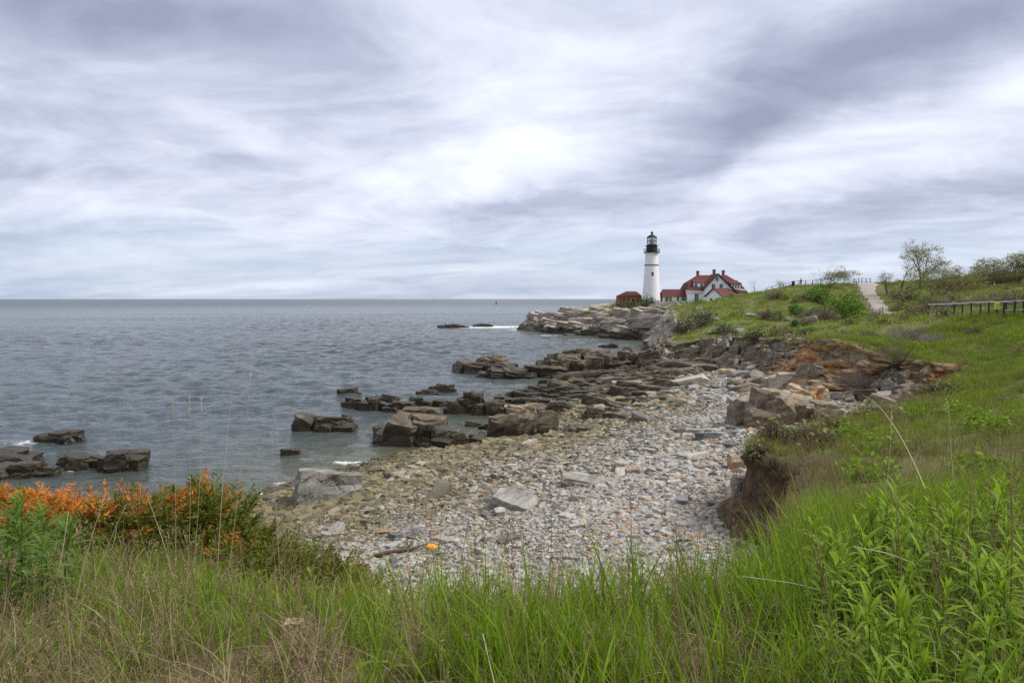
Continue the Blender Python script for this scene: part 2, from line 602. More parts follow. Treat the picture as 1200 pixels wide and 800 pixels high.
# ------------------------------------------------------------------ materials of the land
def rock_nodes(N, pale, midc, dark, rust, tide=0.9, rusty=0.5, scale=1.0, pos=None, tilt=R(28), algae=(0.026, 0.0205, 0.011), bump=0.6):
    P = pos if pos is not None else N.pos()
    rp = N.new('ShaderNodeVectorRotate', {'Vector': P, 'Axis': (0.35, 1, 0.0), 'Angle': tilt}, rotation_type='AXIS_ANGLE').outputs[0]
    bed = N.scalev(rp, (0.35 * scale, 0.35 * scale, 2.6 * scale))
    nb = N.noise(bed, 1.3, 7, 0.62)
    nl = N.noise(P, 0.45 * scale, 6, 0.62)
    nf = N.noise(P, 7.0 * scale, 5, 0.65)
    k = N.math('ADD', N.math('MULTIPLY', nb, 0.55), N.math('ADD', N.math('MULTIPLY', nl, 0.35), N.math('MULTIPLY', nf, 0.28)))
    col = N.ramp(k, [(0.42, dark), (0.55, midc), (0.70, pale)])
    vor = N.new('ShaderNodeTexVoronoi', {'Vector': N.addv(N.scalev(rp, (0.75 * scale, 0.55 * scale, 1.5 * scale)), N.scalev(N.new('ShaderNodeTexNoise', {'Vector': P, 'Scale': 1.4, 'Detail': 3}).outputs['Color'], (.5, .5, .5))), 'Scale': 1.0}, feature='DISTANCE_TO_EDGE').outputs['Distance']
    crack = N.smooth(vor, 0.0, 0.045)
    lam = N.noise(N.scalev(rp, (0.5 * scale, 0.5 * scale, 9.0 * scale)), 1.0, 4, 0.6)
    rn = N.noise(N.addv(P, (31, 7, 3)), 0.6 * scale, 5, 0.6)
    col = N.mix(N.math('MULTIPLY', N.smooth(rn, 0.50, 0.68), rusty), col, rust)
    # dark weed and wet rock where the tide reaches: a stain with its own line
    z = N.sep(P)[2]
    zz = N.math('ADD', z, N.math('MULTIPLY', N.math('SUBTRACT', nl, 0.5), 3.0))
    wet = N.math('SUBTRACT', 1.0, N.smooth(zz, tide - 0.35, tide + 0.35))
    alg = N.mix(N.smooth(nf, 0.45, 0.65), algae, tuple(c * 1.9 for c in algae))
    col = N.mix(N.math('MULTIPLY', wet, 0.88), col, alg)
    h = N.math('ADD', N.math('MULTIPLY', crack, 0.28), N.math('ADD', N.math('MULTIPLY', lam, 0.5), N.math('ADD', N.math('MULTIPLY', nb, 0.5), N.math('MULTIPLY', nf, 0.3))))
    rough = N.math('SUBTRACT', 0.88, N.math('MULTIPLY', wet, 0.40))
    return col, h, rough, wet


def rock_mat(name, pale, midc, dark, rust, bump=0.7, dist=0.12, **kw):
    m = bpy.data.materials.new(name)
    m.use_nodes = True
    N = Nodes(m.node_tree)
    b = m.node_tree.nodes['Principled BSDF']
    col, h, rough, wet = rock_nodes(N, pale, midc, dark, rust, **kw)
    for s, v in (('Base Color', col), ('Roughness', rough), ('Normal', N.bump(h, bump, dist))):
        m.node_tree.links.new(v, b.inputs[s])
    b.inputs['Specular IOR Level'].default_value = 0.3
    return m


M = {}
M['ledge'] = rock_mat('dark ledge rock', (0.17, 0.142, 0.102), (0.072, 0.058, 0.040), (0.016, 0.0135, 0.010), (0.12, 0.075, 0.036), tide=1.25, rusty=0.3)
M['boulder'] = rock_mat('grey boulder rock', (0.31, 0.295, 0.26), (0.175, 0.165, 0.142), (0.055, 0.05, 0.042), (0.22, 0.145, 0.08), tide=-0.2, rusty=0.3)
M['brown_rock'] = rock_mat('brown rock', (0.26, 0.215, 0.155), (0.135, 0.108, 0.076), (0.04, 0.032, 0.024), (0.22, 0.12, 0.055), tide=-1, rusty=0.4)
M['tan_rock'] = rock_mat('tan rock', (0.40, 0.34, 0.25), (0.24, 0.19, 0.125), (0.085, 0.065, 0.045), (0.34, 0.155, 0.05), tide=-1, rusty=0.75)
M['pale_rock'] = rock_mat('pale rock', (0.42, 0.38, 0.31), (0.29, 0.25, 0.19), (0.16, 0.13, 0.1), (0.42, 0.27, 0.12), tide=-9, rusty=0.4)


def ground_material():
    m = bpy.data.materials.new('ground')
    m.use_nodes = True
    t = m.node_tree
    N = Nodes(t)
    b = t.nodes['Principled BSDF']
    P = N.pos()
    # soil and turf
    n1 = N.noise(P, 0.22, 5, 0.6)
    n2 = N.noise(P, 2.6, 6, 0.65)
    turf = N.ramp(N.math('ADD', N.math('MULTIPLY', n1, 0.75), N.math('MULTIPLY', n2, 0.35)),
                  [(0.38, (0.14, 0.105, 0.055)), (0.52, (0.115, 0.11, 0.04)), (0.64, (0.11, 0.14, 0.032)), (0.8, (0.15, 0.185, 0.04))])
    # shingle under the loose stones
    vo = N.new('ShaderNodeTexVoronoi', {'Vector': P, 'Scale': 5.5}).outputs
    shingle = N.ramp(N.sep(vo['Color'])[0], [(0.0, (0.12, 0.115, 0.10)), (0.35, (0.25, 0.24, 0.22)), (0.6, (0.33, 0.31, 0.27)), (0.8, (0.30, 0.21, 0.13)), (1.0, (0.42, 0.41, 0.40))])
    shingle = N.mix(N.smooth(vo['Distance'], 0.55, 0.95), shingle, (0.07, 0.065, 0.055))
    z = N.sep(P)[2]
    wet = N.math('SUBTRACT', 1.0, N.smooth(N.math('ADD', z, N.math('MULTIPLY', n1, 0.8)), 0.8, 1.7))
    shingle = N.mix(N.math('MULTIPLY', wet, 0.7), shingle, (0.075, 0.066, 0.03))
    rc, rh, rr, rw = rock_nodes(N, (0.47, 0.43, 0.37), (0.30, 0.27, 0.225), (0.10, 0.088, 0.07), (0.30, 0.19, 0.09), tide=1.7, rusty=0.45, scale=0.45)
    soil = N.ramp(n2, [(0.32, (0.03, 0.021, 0.014)), (0.52, (0.085, 0.055, 0.031)), (0.68, (0.16, 0.098, 0.05)), (0.8, (0.26, 0.16, 0.08))])
    thatch = N.ramp(N.noise(N.scalev(P, (9, 3, 3)), 3.0, 6, 0.7), [(0.3, (0.055, 0.036, 0.022)), (0.5, (0.13, 0.09, 0.05)), (0.7, (0.24, 0.18, 0.11))])
    turf = N.mix(N.attr('thatch'), turf, thatch)
    col = N.mix(N.attr('grass'), shingle, turf)
    col = N.mix(N.attr('scree'), col, soil)
    col = N.mix(N.attr('bare'), col, rc)
    t.links.new(col, b.inputs['Base Color'])
    hb = N.math('ADD', N.math('MULTIPLY', n2, 0.5), N.math('MULTIPLY', rh, N.attr('bare')))
    t.links.new(N.bump(hb, 0.6, 0.25), b.inputs['Normal'])
    b.inputs['Roughness'].default_value = 0.9
    b.inputs['Specular IOR Level'].default_value = 0.15
    return m


bare_all = np.clip(bare + headr * (1 - is_top), 0, 1)
ground_me = mesh_np('ground', np.column_stack([GP, GZ]), GF, ground_material(), True,
                    {'thatch': np.exp(-(np.hypot(GP[:, 0], GP[:, 1]) / 11) ** 2), 'grass': grass_m, 'bare': bare_all, 'scree': scree})
ground = tag(link('ground', ground_me), kind='structure')


def zat(x, y):
    return float(land(np.array([[x, y]]))[0, 0])


# ------------------------------------------------------------------ gravel path over the hill
def ribbon(C, w, lift, mat_, name):
    T = np.gradient(C, axis=0)
    T /= np.linalg.norm(T, axis=1)[:, None]
    Nn = np.column_stack([T[:, 1], -T[:, 0]])
    K_ = 7
    V = []
    for j in range(K_):
        o = (j / (K_ - 1) - 0.5)
        q = C + Nn * (o * w)[:, None] if hasattr(w, '__len__') else C + Nn * (o * w)
        z = top_z(C) + lift - 0.6 * (1 - sstep(np.arange(len(C)), 0, 4)) - 0.22 * abs(2 * o) ** 4
        V.append(np.column_stack([q, z]))
    V = np.stack(V, 1)
    n = len(C)
    i = np.arange(n * K_).reshape(n, K_)
    F = np.column_stack([i[:-1, :-1].ravel(), i[1:, :-1].ravel(), i[1:, 1:].ravel(), i[:-1, 1:].ravel()])
    return tag(link(name, mesh_np(name, V.reshape(-1, 3), F, mat_)), kind='structure')


M['gravel'] = mat('gravel', (0.33, 0.285, 0.25), 0.95, 0.1)
pw = np.interp(np.arange(len(PATH)), [0, 10, 30, 45, 60], [2.6, 3.3, 4.0, 4.6, 4.6])
ribbon(PATH, pw, 0.10, M['gravel'], 'path')


# ------------------------------------------------------------------ faces of the cliffs
def cliff_material():
    m = bpy.data.materials.new('cliff rock')
    m.use_nodes = True
    t = m.node_tree
    N = Nodes(t)
    b = t.nodes['Principled BSDF']
    P = N.pos()
    c1, h1, r1, w1 = rock_nodes(N, (0.36, 0.31, 0.235), (0.19, 0.155, 0.108), (0.06, 0.048, 0.034), (0.28, 0.155, 0.07), tide=1.4, rusty=0.4, scale=0.9, pos=P)
    c2, h2, r2, w2 = rock_nodes(N, (0.44, 0.40, 0.335), (0.25, 0.225, 0.185), (0.075, 0.066, 0.053), (0.28, 0.18, 0.09), tide=1.9, rusty=0.4, scale=0.42, pos=P)
    n2 = N.noise(P, 2.2, 6, 0.7)
    n3 = N.noise(N.scalev(P, (0.4, 0.4, 1.5)), 0.8, 6, 0.6)
    soil = N.ramp(n2, [(0.30, (0.035, 0.025, 0.016)), (0.5, (0.085, 0.055, 0.03)), (0.66, (0.16, 0.095, 0.045)), (0.8, (0.25, 0.15, 0.07))])
    orange = N.ramp(n2, [(0.30, (0.12, 0.062, 0.026)), (0.50, (0.29, 0.145, 0.055)), (0.70, (0.44, 0.25, 0.11))])
    col = N.mix(N.attr('pale'), c1, c2)
    col = N.mix(N.attr('soil'), col, soil)
    col = N.mix(N.math('MULTIPLY', N.attr('orange'), N.smooth(n3, 0.33, 0.52)), col, orange)
    # turf and roots hanging over the upper edge
    col = N.mix(N.math('MULTIPLY', N.attr('lip'), N.smooth(n3, 0.40, 0.56)), col, (0.085, 0.085, 0.028))
    t.links.new(col, b.inputs['Base Color'])
    hh = N.math('ADD', N.math('MULTIPLY', h1, 0.7), N.math('MULTIPLY', n2, 0.6))
    t.links.new(N.bump(hh, 0.75, 0.18), b.inputs['Normal'])
    t.links.new(r1, b.inputs['Roughness'])
    b.inputs['Specular IOR Level'].default_value = 0.25
    return m


print('cliffs...')


def cliff_strip(i0, i1, step, rows, name, bold=0):
    C = RIMC[i0:i1 + 1]
    seg = np.r_[0, np.cumsum(np.linalg.norm(np.diff(C[:, :2], axis=0), axis=1))]
    s = [0.0]
    while s[-1] < seg[-1]:
        y = np.interp(s[-1], seg, C[:, 1])
        s.append(s[-1] + step * max(y, 15) / 60)
    s = np.array(s[:-1])
    cx, cy, w, kd = [np.interp(s, seg, C[:, k]) for k in range(4)]
    # outward normal (the land is on the right when walking outwards along the rim, so outwards is left)
    tx, ty = np.gradient(cx), np.gradient(cy)
    for _ in range(6):
        tx = np.convolve(np.pad(tx, 3, 'edge'), np.ones(7) / 7, 'valid')
        ty = np.convolve(np.pad(ty, 3, 'edge'), np.ones(7) / 7, 'valid')
    ln = np.hypot(tx, ty)
    nx, ny = -ty / ln, tx / ln
    tt = np.linspace(0, 1, rows)
    off = np.where(tt[None] < .1, -0.8 + (0.8 + .05 * w[:, None]) * tt[None] * 10, w[:, None] * (.05 + .95 * np.clip((tt[None] - .1) / .9, 0, 1) ** 1.35))
    X = cx[:, None] + nx[:, None] * off
    Y = cy[:, None] + ny[:, None] * off
    q = np.column_stack([cx - nx * 0.4, cy - ny * 0.4])
    Tz = top_z(q)
    Bz = low_z(np.column_stack([X[:, -1], Y[:, -1]]))[0]
    Z = Tz[:, None] + 0.03 + (np.minimum(Bz, Tz - 1.0) - 0.6 - Tz)[:, None] * np.clip((tt[None] - .08) / .92, 0, 1)
    S_ = np.repeat(s[:, None], rows, 1)
    V = np.column_stack([X.ravel(), Y.ravel(), Z.ravel()])
    KD = np.repeat(kd[:, None], rows, 1).ravel()
    TT = np.repeat(tt[None], len(s), 0).ravel()
    NX, NY = np.repeat(nx[:, None], rows, 1).ravel(), np.repeat(ny[:, None], rows, 1).ravel()
    big = sstep(KD, 1.7, 2.0) * bold
    env = sstep(TT, 0.06, 0.24)
    # bedded blocks: tilted cells stepping in and out, at two sizes
    tl = 0.45
    U_ = S_.ravel()
    Zr = V[:, 2] - U_ * math.tan(0.22)
    d = np.zeros(len(V))
    for sc, amp, sd0 in ((1.0, 0.75, 3), (0.42, 0.40, 9), (0.2, 0.18, 15)):
        k = (2.0 if bold else 1.0) * sc
        c = cells(np.column_stack([U_ / (1.7 * k) + Zr * tl / (1.7 * k), Zr / (0.75 * k), fbm(V[:, :2] * 0.2, 2, 7)]), sd0)
        d += amp * ((c[2] - 0.5) + 0.9 * (c[4][:, 0] * (c[3] - 0.5) + c[4][:, 1] * (np.modf(c[3] * 13.7)[0] - 0.35)) - (0.15 if bold else 0.55) * np.exp(-c[1] * 9)) * 1.0
    rid = np.column_stack([U_ * 0.10 + Zr * 0.22, Zr * 0.55 - U_ * 0.10, V[:, 0] * 0.02])
    d += big * (1.6 * (0.45 - np.abs(fbm(rid, 4, 301))) + 1.5 * fbm(rid * 0.5 + 9, 3, 305) + 0.9 * (0.4 - np.abs(fbm(rid * 3.1, 3, 309))))
    rocky = sstep(KD, 0.15, 0.9)
    d = d * (0.45 + 0.55 * rocky) + fbm(V * np.array([0.4, 0.4, 0.6]), 3, 77) * 0.55
    # an overhang under the turf of the soil bank, scooped out below
    d += (1 - rocky) * (0.40 * np.exp(-((TT - 0.12) / 0.1) ** 2) - 0.5 * np.exp(-((TT - 0.5) / 0.22) ** 2))
    V[:, 0] += NX * d * env
    V[:, 1] += NY * d * env
    V[:, 2] += fbm(V * 0.8, 3, 91) * 0.22 * env
    if name.startswith('soil'):
        FACE.append(V[(TT > .04) & (TT < .62)])
    n = len(s)
    i = np.arange(n * rows).reshape(n, rows)
    F = np.column_stack([i[:-1, :-1].ravel(), i[:-1, 1:].ravel(), i[1:, 1:].ravel(), i[1:, :-1].ravel()])
    orange = 1.25 * np.exp(-((V[:, 0] - 27) / 6) ** 2 - ((V[:, 1] - 58) / 9) ** 2) + 0.7 * np.exp(-((V[:, 0] - 31) / 3) ** 2 - ((V[:, 1] - 48) / 3.5) ** 2)
    lip = (1 - sstep(TT, 0.04, 0.34)) * (KD < 1.75) + 0.5 * (1 - sstep(TT, 0.3, 0.62)) * (KD > 1.0) * (KD < 1.7)
    me = mesh_np(name, V, F, CLIFF, True, {'pale': sstep(KD, 1.45, 1.9), 'soil': 1 - sstep(KD, 0.2, 0.85), 'orange': np.clip(orange, 0, 1), 'lip': np.clip(lip, 0, 1)})
    return link(name, me)


CLIFF = cliff_material()
FACE = []
ri = lambda k: k * 6
tag(cliff_strip(ri(8), ri(19), 0.22, 46, 'soil_bank_terrain'), kind='structure')
tag(cliff_strip(ri(19), ri(32), 0.24, 64, 'cliff_terrain'), kind='structure')
tag(cliff_strip(ri(30), ri(40), 0.13, 72, 'headland_terrain', 1), kind='structure')

# ------------------------------------------------------------------ the sea
print('sea...')
NA2, NR2 = 760, 1300
ang = np.linspace(R(-66), R(66), NA2)
k_ = np.linspace(0, 1, NR2)
rad = 22 * (1600 / 22) ** k_
rad = np.r_[rad, 2000, 2700, 4000, 6500, 10000, 16000]
AA, RR = np.meshgrid(ang, rad)
WP = np.column_stack([(RR * np.sin(AA)).ravel(), (RR * np.cos(AA)).ravel()])
step = np.gradient(rad)
STEP = np.repeat(np.maximum(step, rad * (ang[1] - ang[0]) * 0.6)[:, None], NA2, 1).ravel()
rr = np.random.default_rng(5)
wz = np.zeros(len(WP))
gust = 0.75 + 0.5 * fbm(WP * 0.012, 3, 61)
ds, _, _, sidw = poly_dist(WP, SHORE)
calm = 0.45 + 0.55 * sstep(np.where(sidw > 0, ds, -ds), 0, 45)
PHN = [fbm(WP / (0.5 * (6.5 / 0.5) ** ((6 * q + 3) / 45) * 5), 2, 100 + q) for q in range(8)]
for j in range(46):
    lam = 0.5 * (6.5 / 0.5) ** (j / 45)
    th = R(250) + rr.normal(0, 0.55)
    kx, ky = math.cos(th) * 2 * math.pi / lam, math.sin(th) * 2 * math.pi / lam
    ph = WP[:, 0] * kx + WP[:, 1] * ky + rr.uniform(0, 6.28) + 1.7 * PHN[j // 6]
    a = 0.0112 * lam ** 0.88
    sn = 0.5 + 0.5 * np.sin(ph)
    wz += a * (2 * sn ** 1.5 - 0.9) * sstep(lam / STEP, 2.2, 4.5)
wz *= gust * calm
NR2 = len(rad)
i = np.arange(NA2 * NR2).reshape(NR2, NA2)
WF = np.column_stack([i[:-1, :-1].ravel(), i[:-1, 1:].ravel(), i[1:, 1:].ravel(), i[1:, :-1].ravel()])
# drop what lies well under the land
wl = np.where(sidw < 0, ds, 0)
WF = WF[wl[WF].min(1) < 9]
foam = 0.85 * np.exp(-((WP[:, 0] + 6) / 20) ** 2 - ((WP[:, 1] - 243 - 0.25 * WP[:, 0]) / 16) ** 2)
for (fu, fv, rx, ry, am) in [(26, 519, 2.6, 1.6, 0.62), (60, 549, 2, 1, 0.6), (404, 540, 1.6, .8, 0.8), (340, 566, 1.8, .6, 0.62), (322, 580, 1.6, .5, 0.55), (660, 456, 5, 2, .55), (700, 408, 8, 5, .35),
                             (655, 434, 4, 2.2, .7), (560, 500, 2.5, 1.5, .4), (640, 393, 7, 3, .7), (690, 398, 9, 3, .55), (615, 386, 6, 3, .9)]:
    p = at(fu, fv, z=0)
    foam += am * np.exp(-((WP[:, 0] - p[0]) / rx) ** 2 - ((WP[:, 1] - p[1]) / ry) ** 2)
foam += 0.42 * np.exp(-((ds - 0.2) / 0.5) ** 2)
_far = (WP[:, 1] > 80) & (WP[:, 1] < 320)
crest = sstep(wz, np.quantile(wz[_far], .975), np.quantile(wz[_far], .998)) * sstep(WP[:, 1], 70, 170)
shallow = np.exp(-np.where(sidw > 0, ds, 0) / 7.0)


def sea_material():
    m = bpy.data.materials.new('sea water')
    m.use_nodes = True
    t = m.node_tree
    N = Nodes(t)
    b = t.nodes['Principled BSDF']
    P = N.pos()
    a = N.noise(N.scalev(P, (0.55, 1.0, 1)), 1.15, 5, 0.62, 0.4)
    c = N.noise(N.scalev(P, (0.6, 1.0, 1)), 4.2, 4, 0.6, 0.3)
    d = N.noise(N.scalev(P, (0.30, 1.0, 1)), 0.33, 4, 0.55)
    h = N.math('ADD', N.math('MULTIPLY', a, 0.62), N.math('ADD', N.math('MULTIPLY', c, 0.16), N.math('MULTIPLY', d, 0.9)))
    t.links.new(N.bump(h, 0.95, 0.9), b.inputs['Normal'])
    deep = N.mix(N.smooth(N.noise(N.scalev(P, (0.006, 0.02, 1)), 1.0, 3), 0.4, 0.6), (0.040, 0.056, 0.062), (0.056, 0.074, 0.079))
    col = N.mix(N.attr('shallow'), deep, (0.085, 0.088, 0.045))
    fn = N.noise(N.scalev(P, (0.8, 1.2, 1)), 1.5, 7, 0.75)
    wc = N.noise(N.scalev(P, (0.12, 0.3, 1)), 1.0, 6, 0.7)
    fo = N.smooth(N.math('ADD', fn, N.math('MULTIPLY', N.attr('foam'), 0.42)), 0.72, 0.86)
    fo2 = N.math('MULTIPLY', N.attr('crest'), N.smooth(wc, 0.52, 0.62))
    f = N.math('MAXIMUM', fo, N.math('MULTIPLY', fo2, 0.8))
    t.links.new(N.mix(f, col, (0.78, 0.80, 0.80)), b.inputs['Base Color'])
    b.inputs['IOR'].default_value = 1.33
    t.links.new(N.math('ADD', N.attr('chop'), N.math('MULTIPLY', f, 0.6)), b.inputs['Roughness'])
    b.inputs['Specular IOR Level'].default_value = 0.58
    return m


sea = tag(link('sea_water', mesh_np('sea_water', np.column_stack([WP, wz]), WF, sea_material(), True, {'foam': np.clip(foam, 0, 1.2), 'crest': crest, 'chop': 0.09 + 0.24 * sstep(np.hypot(WP[:, 0], WP[:, 1]), 60, 1400), 'shallow': shallow})), kind='structure')
del WP, WF, wz, AA, RR


# ================================================================== ROCKS
print('rocks...')


def ico(sub):
    bm = bmesh.new()
    bmesh.ops.create_icosphere(bm, subdivisions=sub, radius=1.0)
    V = np.array([v.co[:] for v in bm.verts])
    F = np.array([[v.index for v in f.verts] for f in bm.faces])
    bm.free()
    return V, F


ICO = {k: ico(k) for k in (1, 2, 3, 4, 5)}


def rock_mesh(name, size, seed, mat_, sub=4, boxy=4.5, cuts=12, layers=0, lay_amp=0.16, rough=0.065, lean=0.0, smooth=False, chip=0.17, wedge=0.0, flare=0.20):
    """an angular block: a rounded box cut by planes, parted along its bedding, chipped and weathered"""
    g = np.random.default_rng(seed)
    V, F = ICO[sub]
    V = V.copy()
    V /= ((np.abs(V) ** boxy).sum(1) ** (1 / boxy))[:, None]
    for _ in range(cuts):
        n = g.normal(size=3)
        n /= np.linalg.norm(n)
        reach = np.abs(n).sum() ** 0.6 * 0.95
        dd = reach * g.uniform(0.66, 0.95)
        e = V @ n - dd
        m = e > 0
        V[m] -= e[m, None] * n * 0.94
    if layers:
        ax = np.array([g.normal(0, 0.10) + lean, g.normal(0, 0.10), 1.0])
        ax /= np.linalg.norm(ax)
        t = (V @ ax) * layers * 0.5 + 0.35 * fbm(V * 1.3, 2, seed)
        li = np.floor(t)
        fr = t - li
        z0 = np.zeros(len(V), np.int64)
        r = _hash(li.astype(np.int64), z0, z0, seed)
        r2 = _hash(li.astype(np.int64), z0 + 1, z0, seed)
        per = V - (V @ ax)[:, None] * ax
        groove = np.exp(-(np.minimum(fr, 1 - fr) / 0.10) ** 2)
        V += per * (lay_amp * (r - 0.6) - 0.07 * groove)[:, None]
        V[:, 0] += lay_amp * 0.8 * (r2 - 0.5)
    V[:, 2] = (V[:, 2] + 1) * (1 - wedge * np.clip((V[:, 0] + 0.7) / 1.6, 0, 1)) - 1
    V[:, :2] *= (1 - flare * np.clip(V[:, 2], -1, 1))[:, None]
    size = np.asarray(size, float)
    V = V * size / 2
    sc = float(min(size))
    c = cells(V / (0.42 * sc) * np.array([0.55, 0.8, 1.2]) + seed * 1.7, seed)
    dirn = V / np.maximum(np.linalg.norm(V / size, axis=1), 1e-6)[:, None] / size.max()
    V = V + dirn * (chip * sc * (c[2] - 0.5) - chip * 0.5 * sc * np.exp(-c[1] * 9))[:, None]
    V = V + dirn * (fbm(V / (0.22 * sc) + seed, 4, seed) * rough * sc * 2)[:, None]
    return mesh_np(name, V, F, mat_, smooth)




def convex(dims, g, cuts, reach=(.74, .97), k=2):
    """a broken block: a box with its corners split off by planes; crisp edges, subdivided for weathering"""
    dims = np.asarray(dims, float)
    bm = bmesh.new()
    bmesh.ops.create_cube(bm, size=1.0)
    for v in bm.verts:
        v.co = Vector([v.co[i] * dims[i] for i in range(3)])
    for _ in range(cuts):
        n = g.normal(size=3) / dims * dims.mean()
        n /= np.linalg.norm(n)
        s = 0.5 * (np.abs(n) * dims).sum() * g.uniform(*reach)
        bmesh.ops.bisect_plane(bm, geom=bm.verts[:] + bm.edges[:] + bm.faces[:], plane_co=Vector(n * s), plane_no=Vector(n), clear_outer=True)
        ed = [e for e in bm.edges if e.is_boundary]
        if ed: bmesh.ops.holes_fill(bm, edges=ed, sides=0)
    bmesh.ops.triangulate(bm, faces=bm.faces[:])
    V = np.array([v.co[:] for v in bm.verts])
    bm.verts.index_update()
    F = np.array([[v.index for v in f.verts] for f in bm.faces])
    bm.free()
    for _ in range(k):
        E = np.sort(np.concatenate([F[:, [0, 1]], F[:, [1, 2]], F[:, [2, 0]]]), axis=1)
        U, inv = np.unique(E, axis=0, return_inverse=True)
        inv = inv.ravel()
        mid = V[U].mean(1)
        m = len(F)
        a, b, c_ = inv[:m] + len(V), inv[m:2 * m] + len(V), inv[2 * m:] + len(V)
        V = np.vstack([V, mid])
        F = np.concatenate([np.stack([F[:, 0], a, c_], 1), np.stack([a, F[:, 1], b], 1), np.stack([c_, b, F[:, 2]], 1), np.stack([a, b, c_], 1)])
    return V, F


def weather(V, sc, seed, amp):
    W_ = V / sc * 3.0 + seed * 3.1
    return V + np.column_stack([fbm(W_, 3, seed), fbm(W_ + 40, 3, seed + 1), fbm(W_ + 80, 3, seed + 2)]) * amp * sc


def bedded(V, thick, amp, seed):
    t = V[:, 2] / thick + 0.25 * fbm(V / thick * .3 + seed, 2, seed)
    li = np.floor(t).astype(np.int64)
    fr = t - li
    z0 = np.zeros(len(V), np.int64)
    gr = np.exp(-(np.minimum(fr, 1 - fr) / 0.14) ** 2)
    f = 1 + amp * (_hash(li, z0, z0, seed) - 0.5) - 0.5 * amp * gr
    V = V.copy()
    V[:, 0] *= f
    V[:, 1] *= f
    return V


def ledge_mesh(name, size, seed, mat_, n=6, wedge=0.0, dip=0.06, k=2, flat=0.0):
    """one ledge: bedded blocks of the same reef, standing side by side on its foot at z = 0"""
    g = np.random.default_rng(seed)
    wd, dp, ht = size
    VV, FF, nb = [], [], 0
    for i in range(n):
        fx = np.clip(((i + .5) / n * 2 - 1) + g.normal(0, .10), -1, 1) if n > 1 else 0.0
        env = (1 - .5 * abs(fx) ** 2.4) * (1 - wedge * (fx + 1) / 2)
        top = ht * env * g.uniform(.5, .98)
        Lx = wd * np.clip(2.7 / n, .30, .98) * g.uniform(.8, 1.35)
        V, F = convex((Lx, dp * g.uniform(.32, .7), top + .45 * ht), g, int(g.integers(9, 15)), reach=(.66, .95), k=k)
        V = bedded(V, ht * g.uniform(.22, .34), .13, seed + i)
        V = weather(V, ht, seed + i, .07)
        ro = np.array(Euler((g.normal(0.04, .07), dip + g.normal(0, .09), g.normal(0, .22))).to_matrix())
        V = V @ ro.T + np.array([fx * .40 * wd, g.normal(0, .22) * dp, (top - .45 * ht) / 2])
        VV.append(V)
        FF.append(F + nb)
        nb += len(V)
    return mesh_np(name, np.vstack(VV), np.vstack(FF), mat_, False)


def block_mesh(name, size, seed, mat_, cuts=9, k=3, bed=0.0, amp=.03):
    g = np.random.default_rng(seed)
    V, F = convex(size, g, cuts, k=k)
    if bed: V = bedded(V, bed * size[2], .10, seed)
    V = weather(V, min(size), seed, amp)
    return mesh_np(name, V, F, mat_, False)


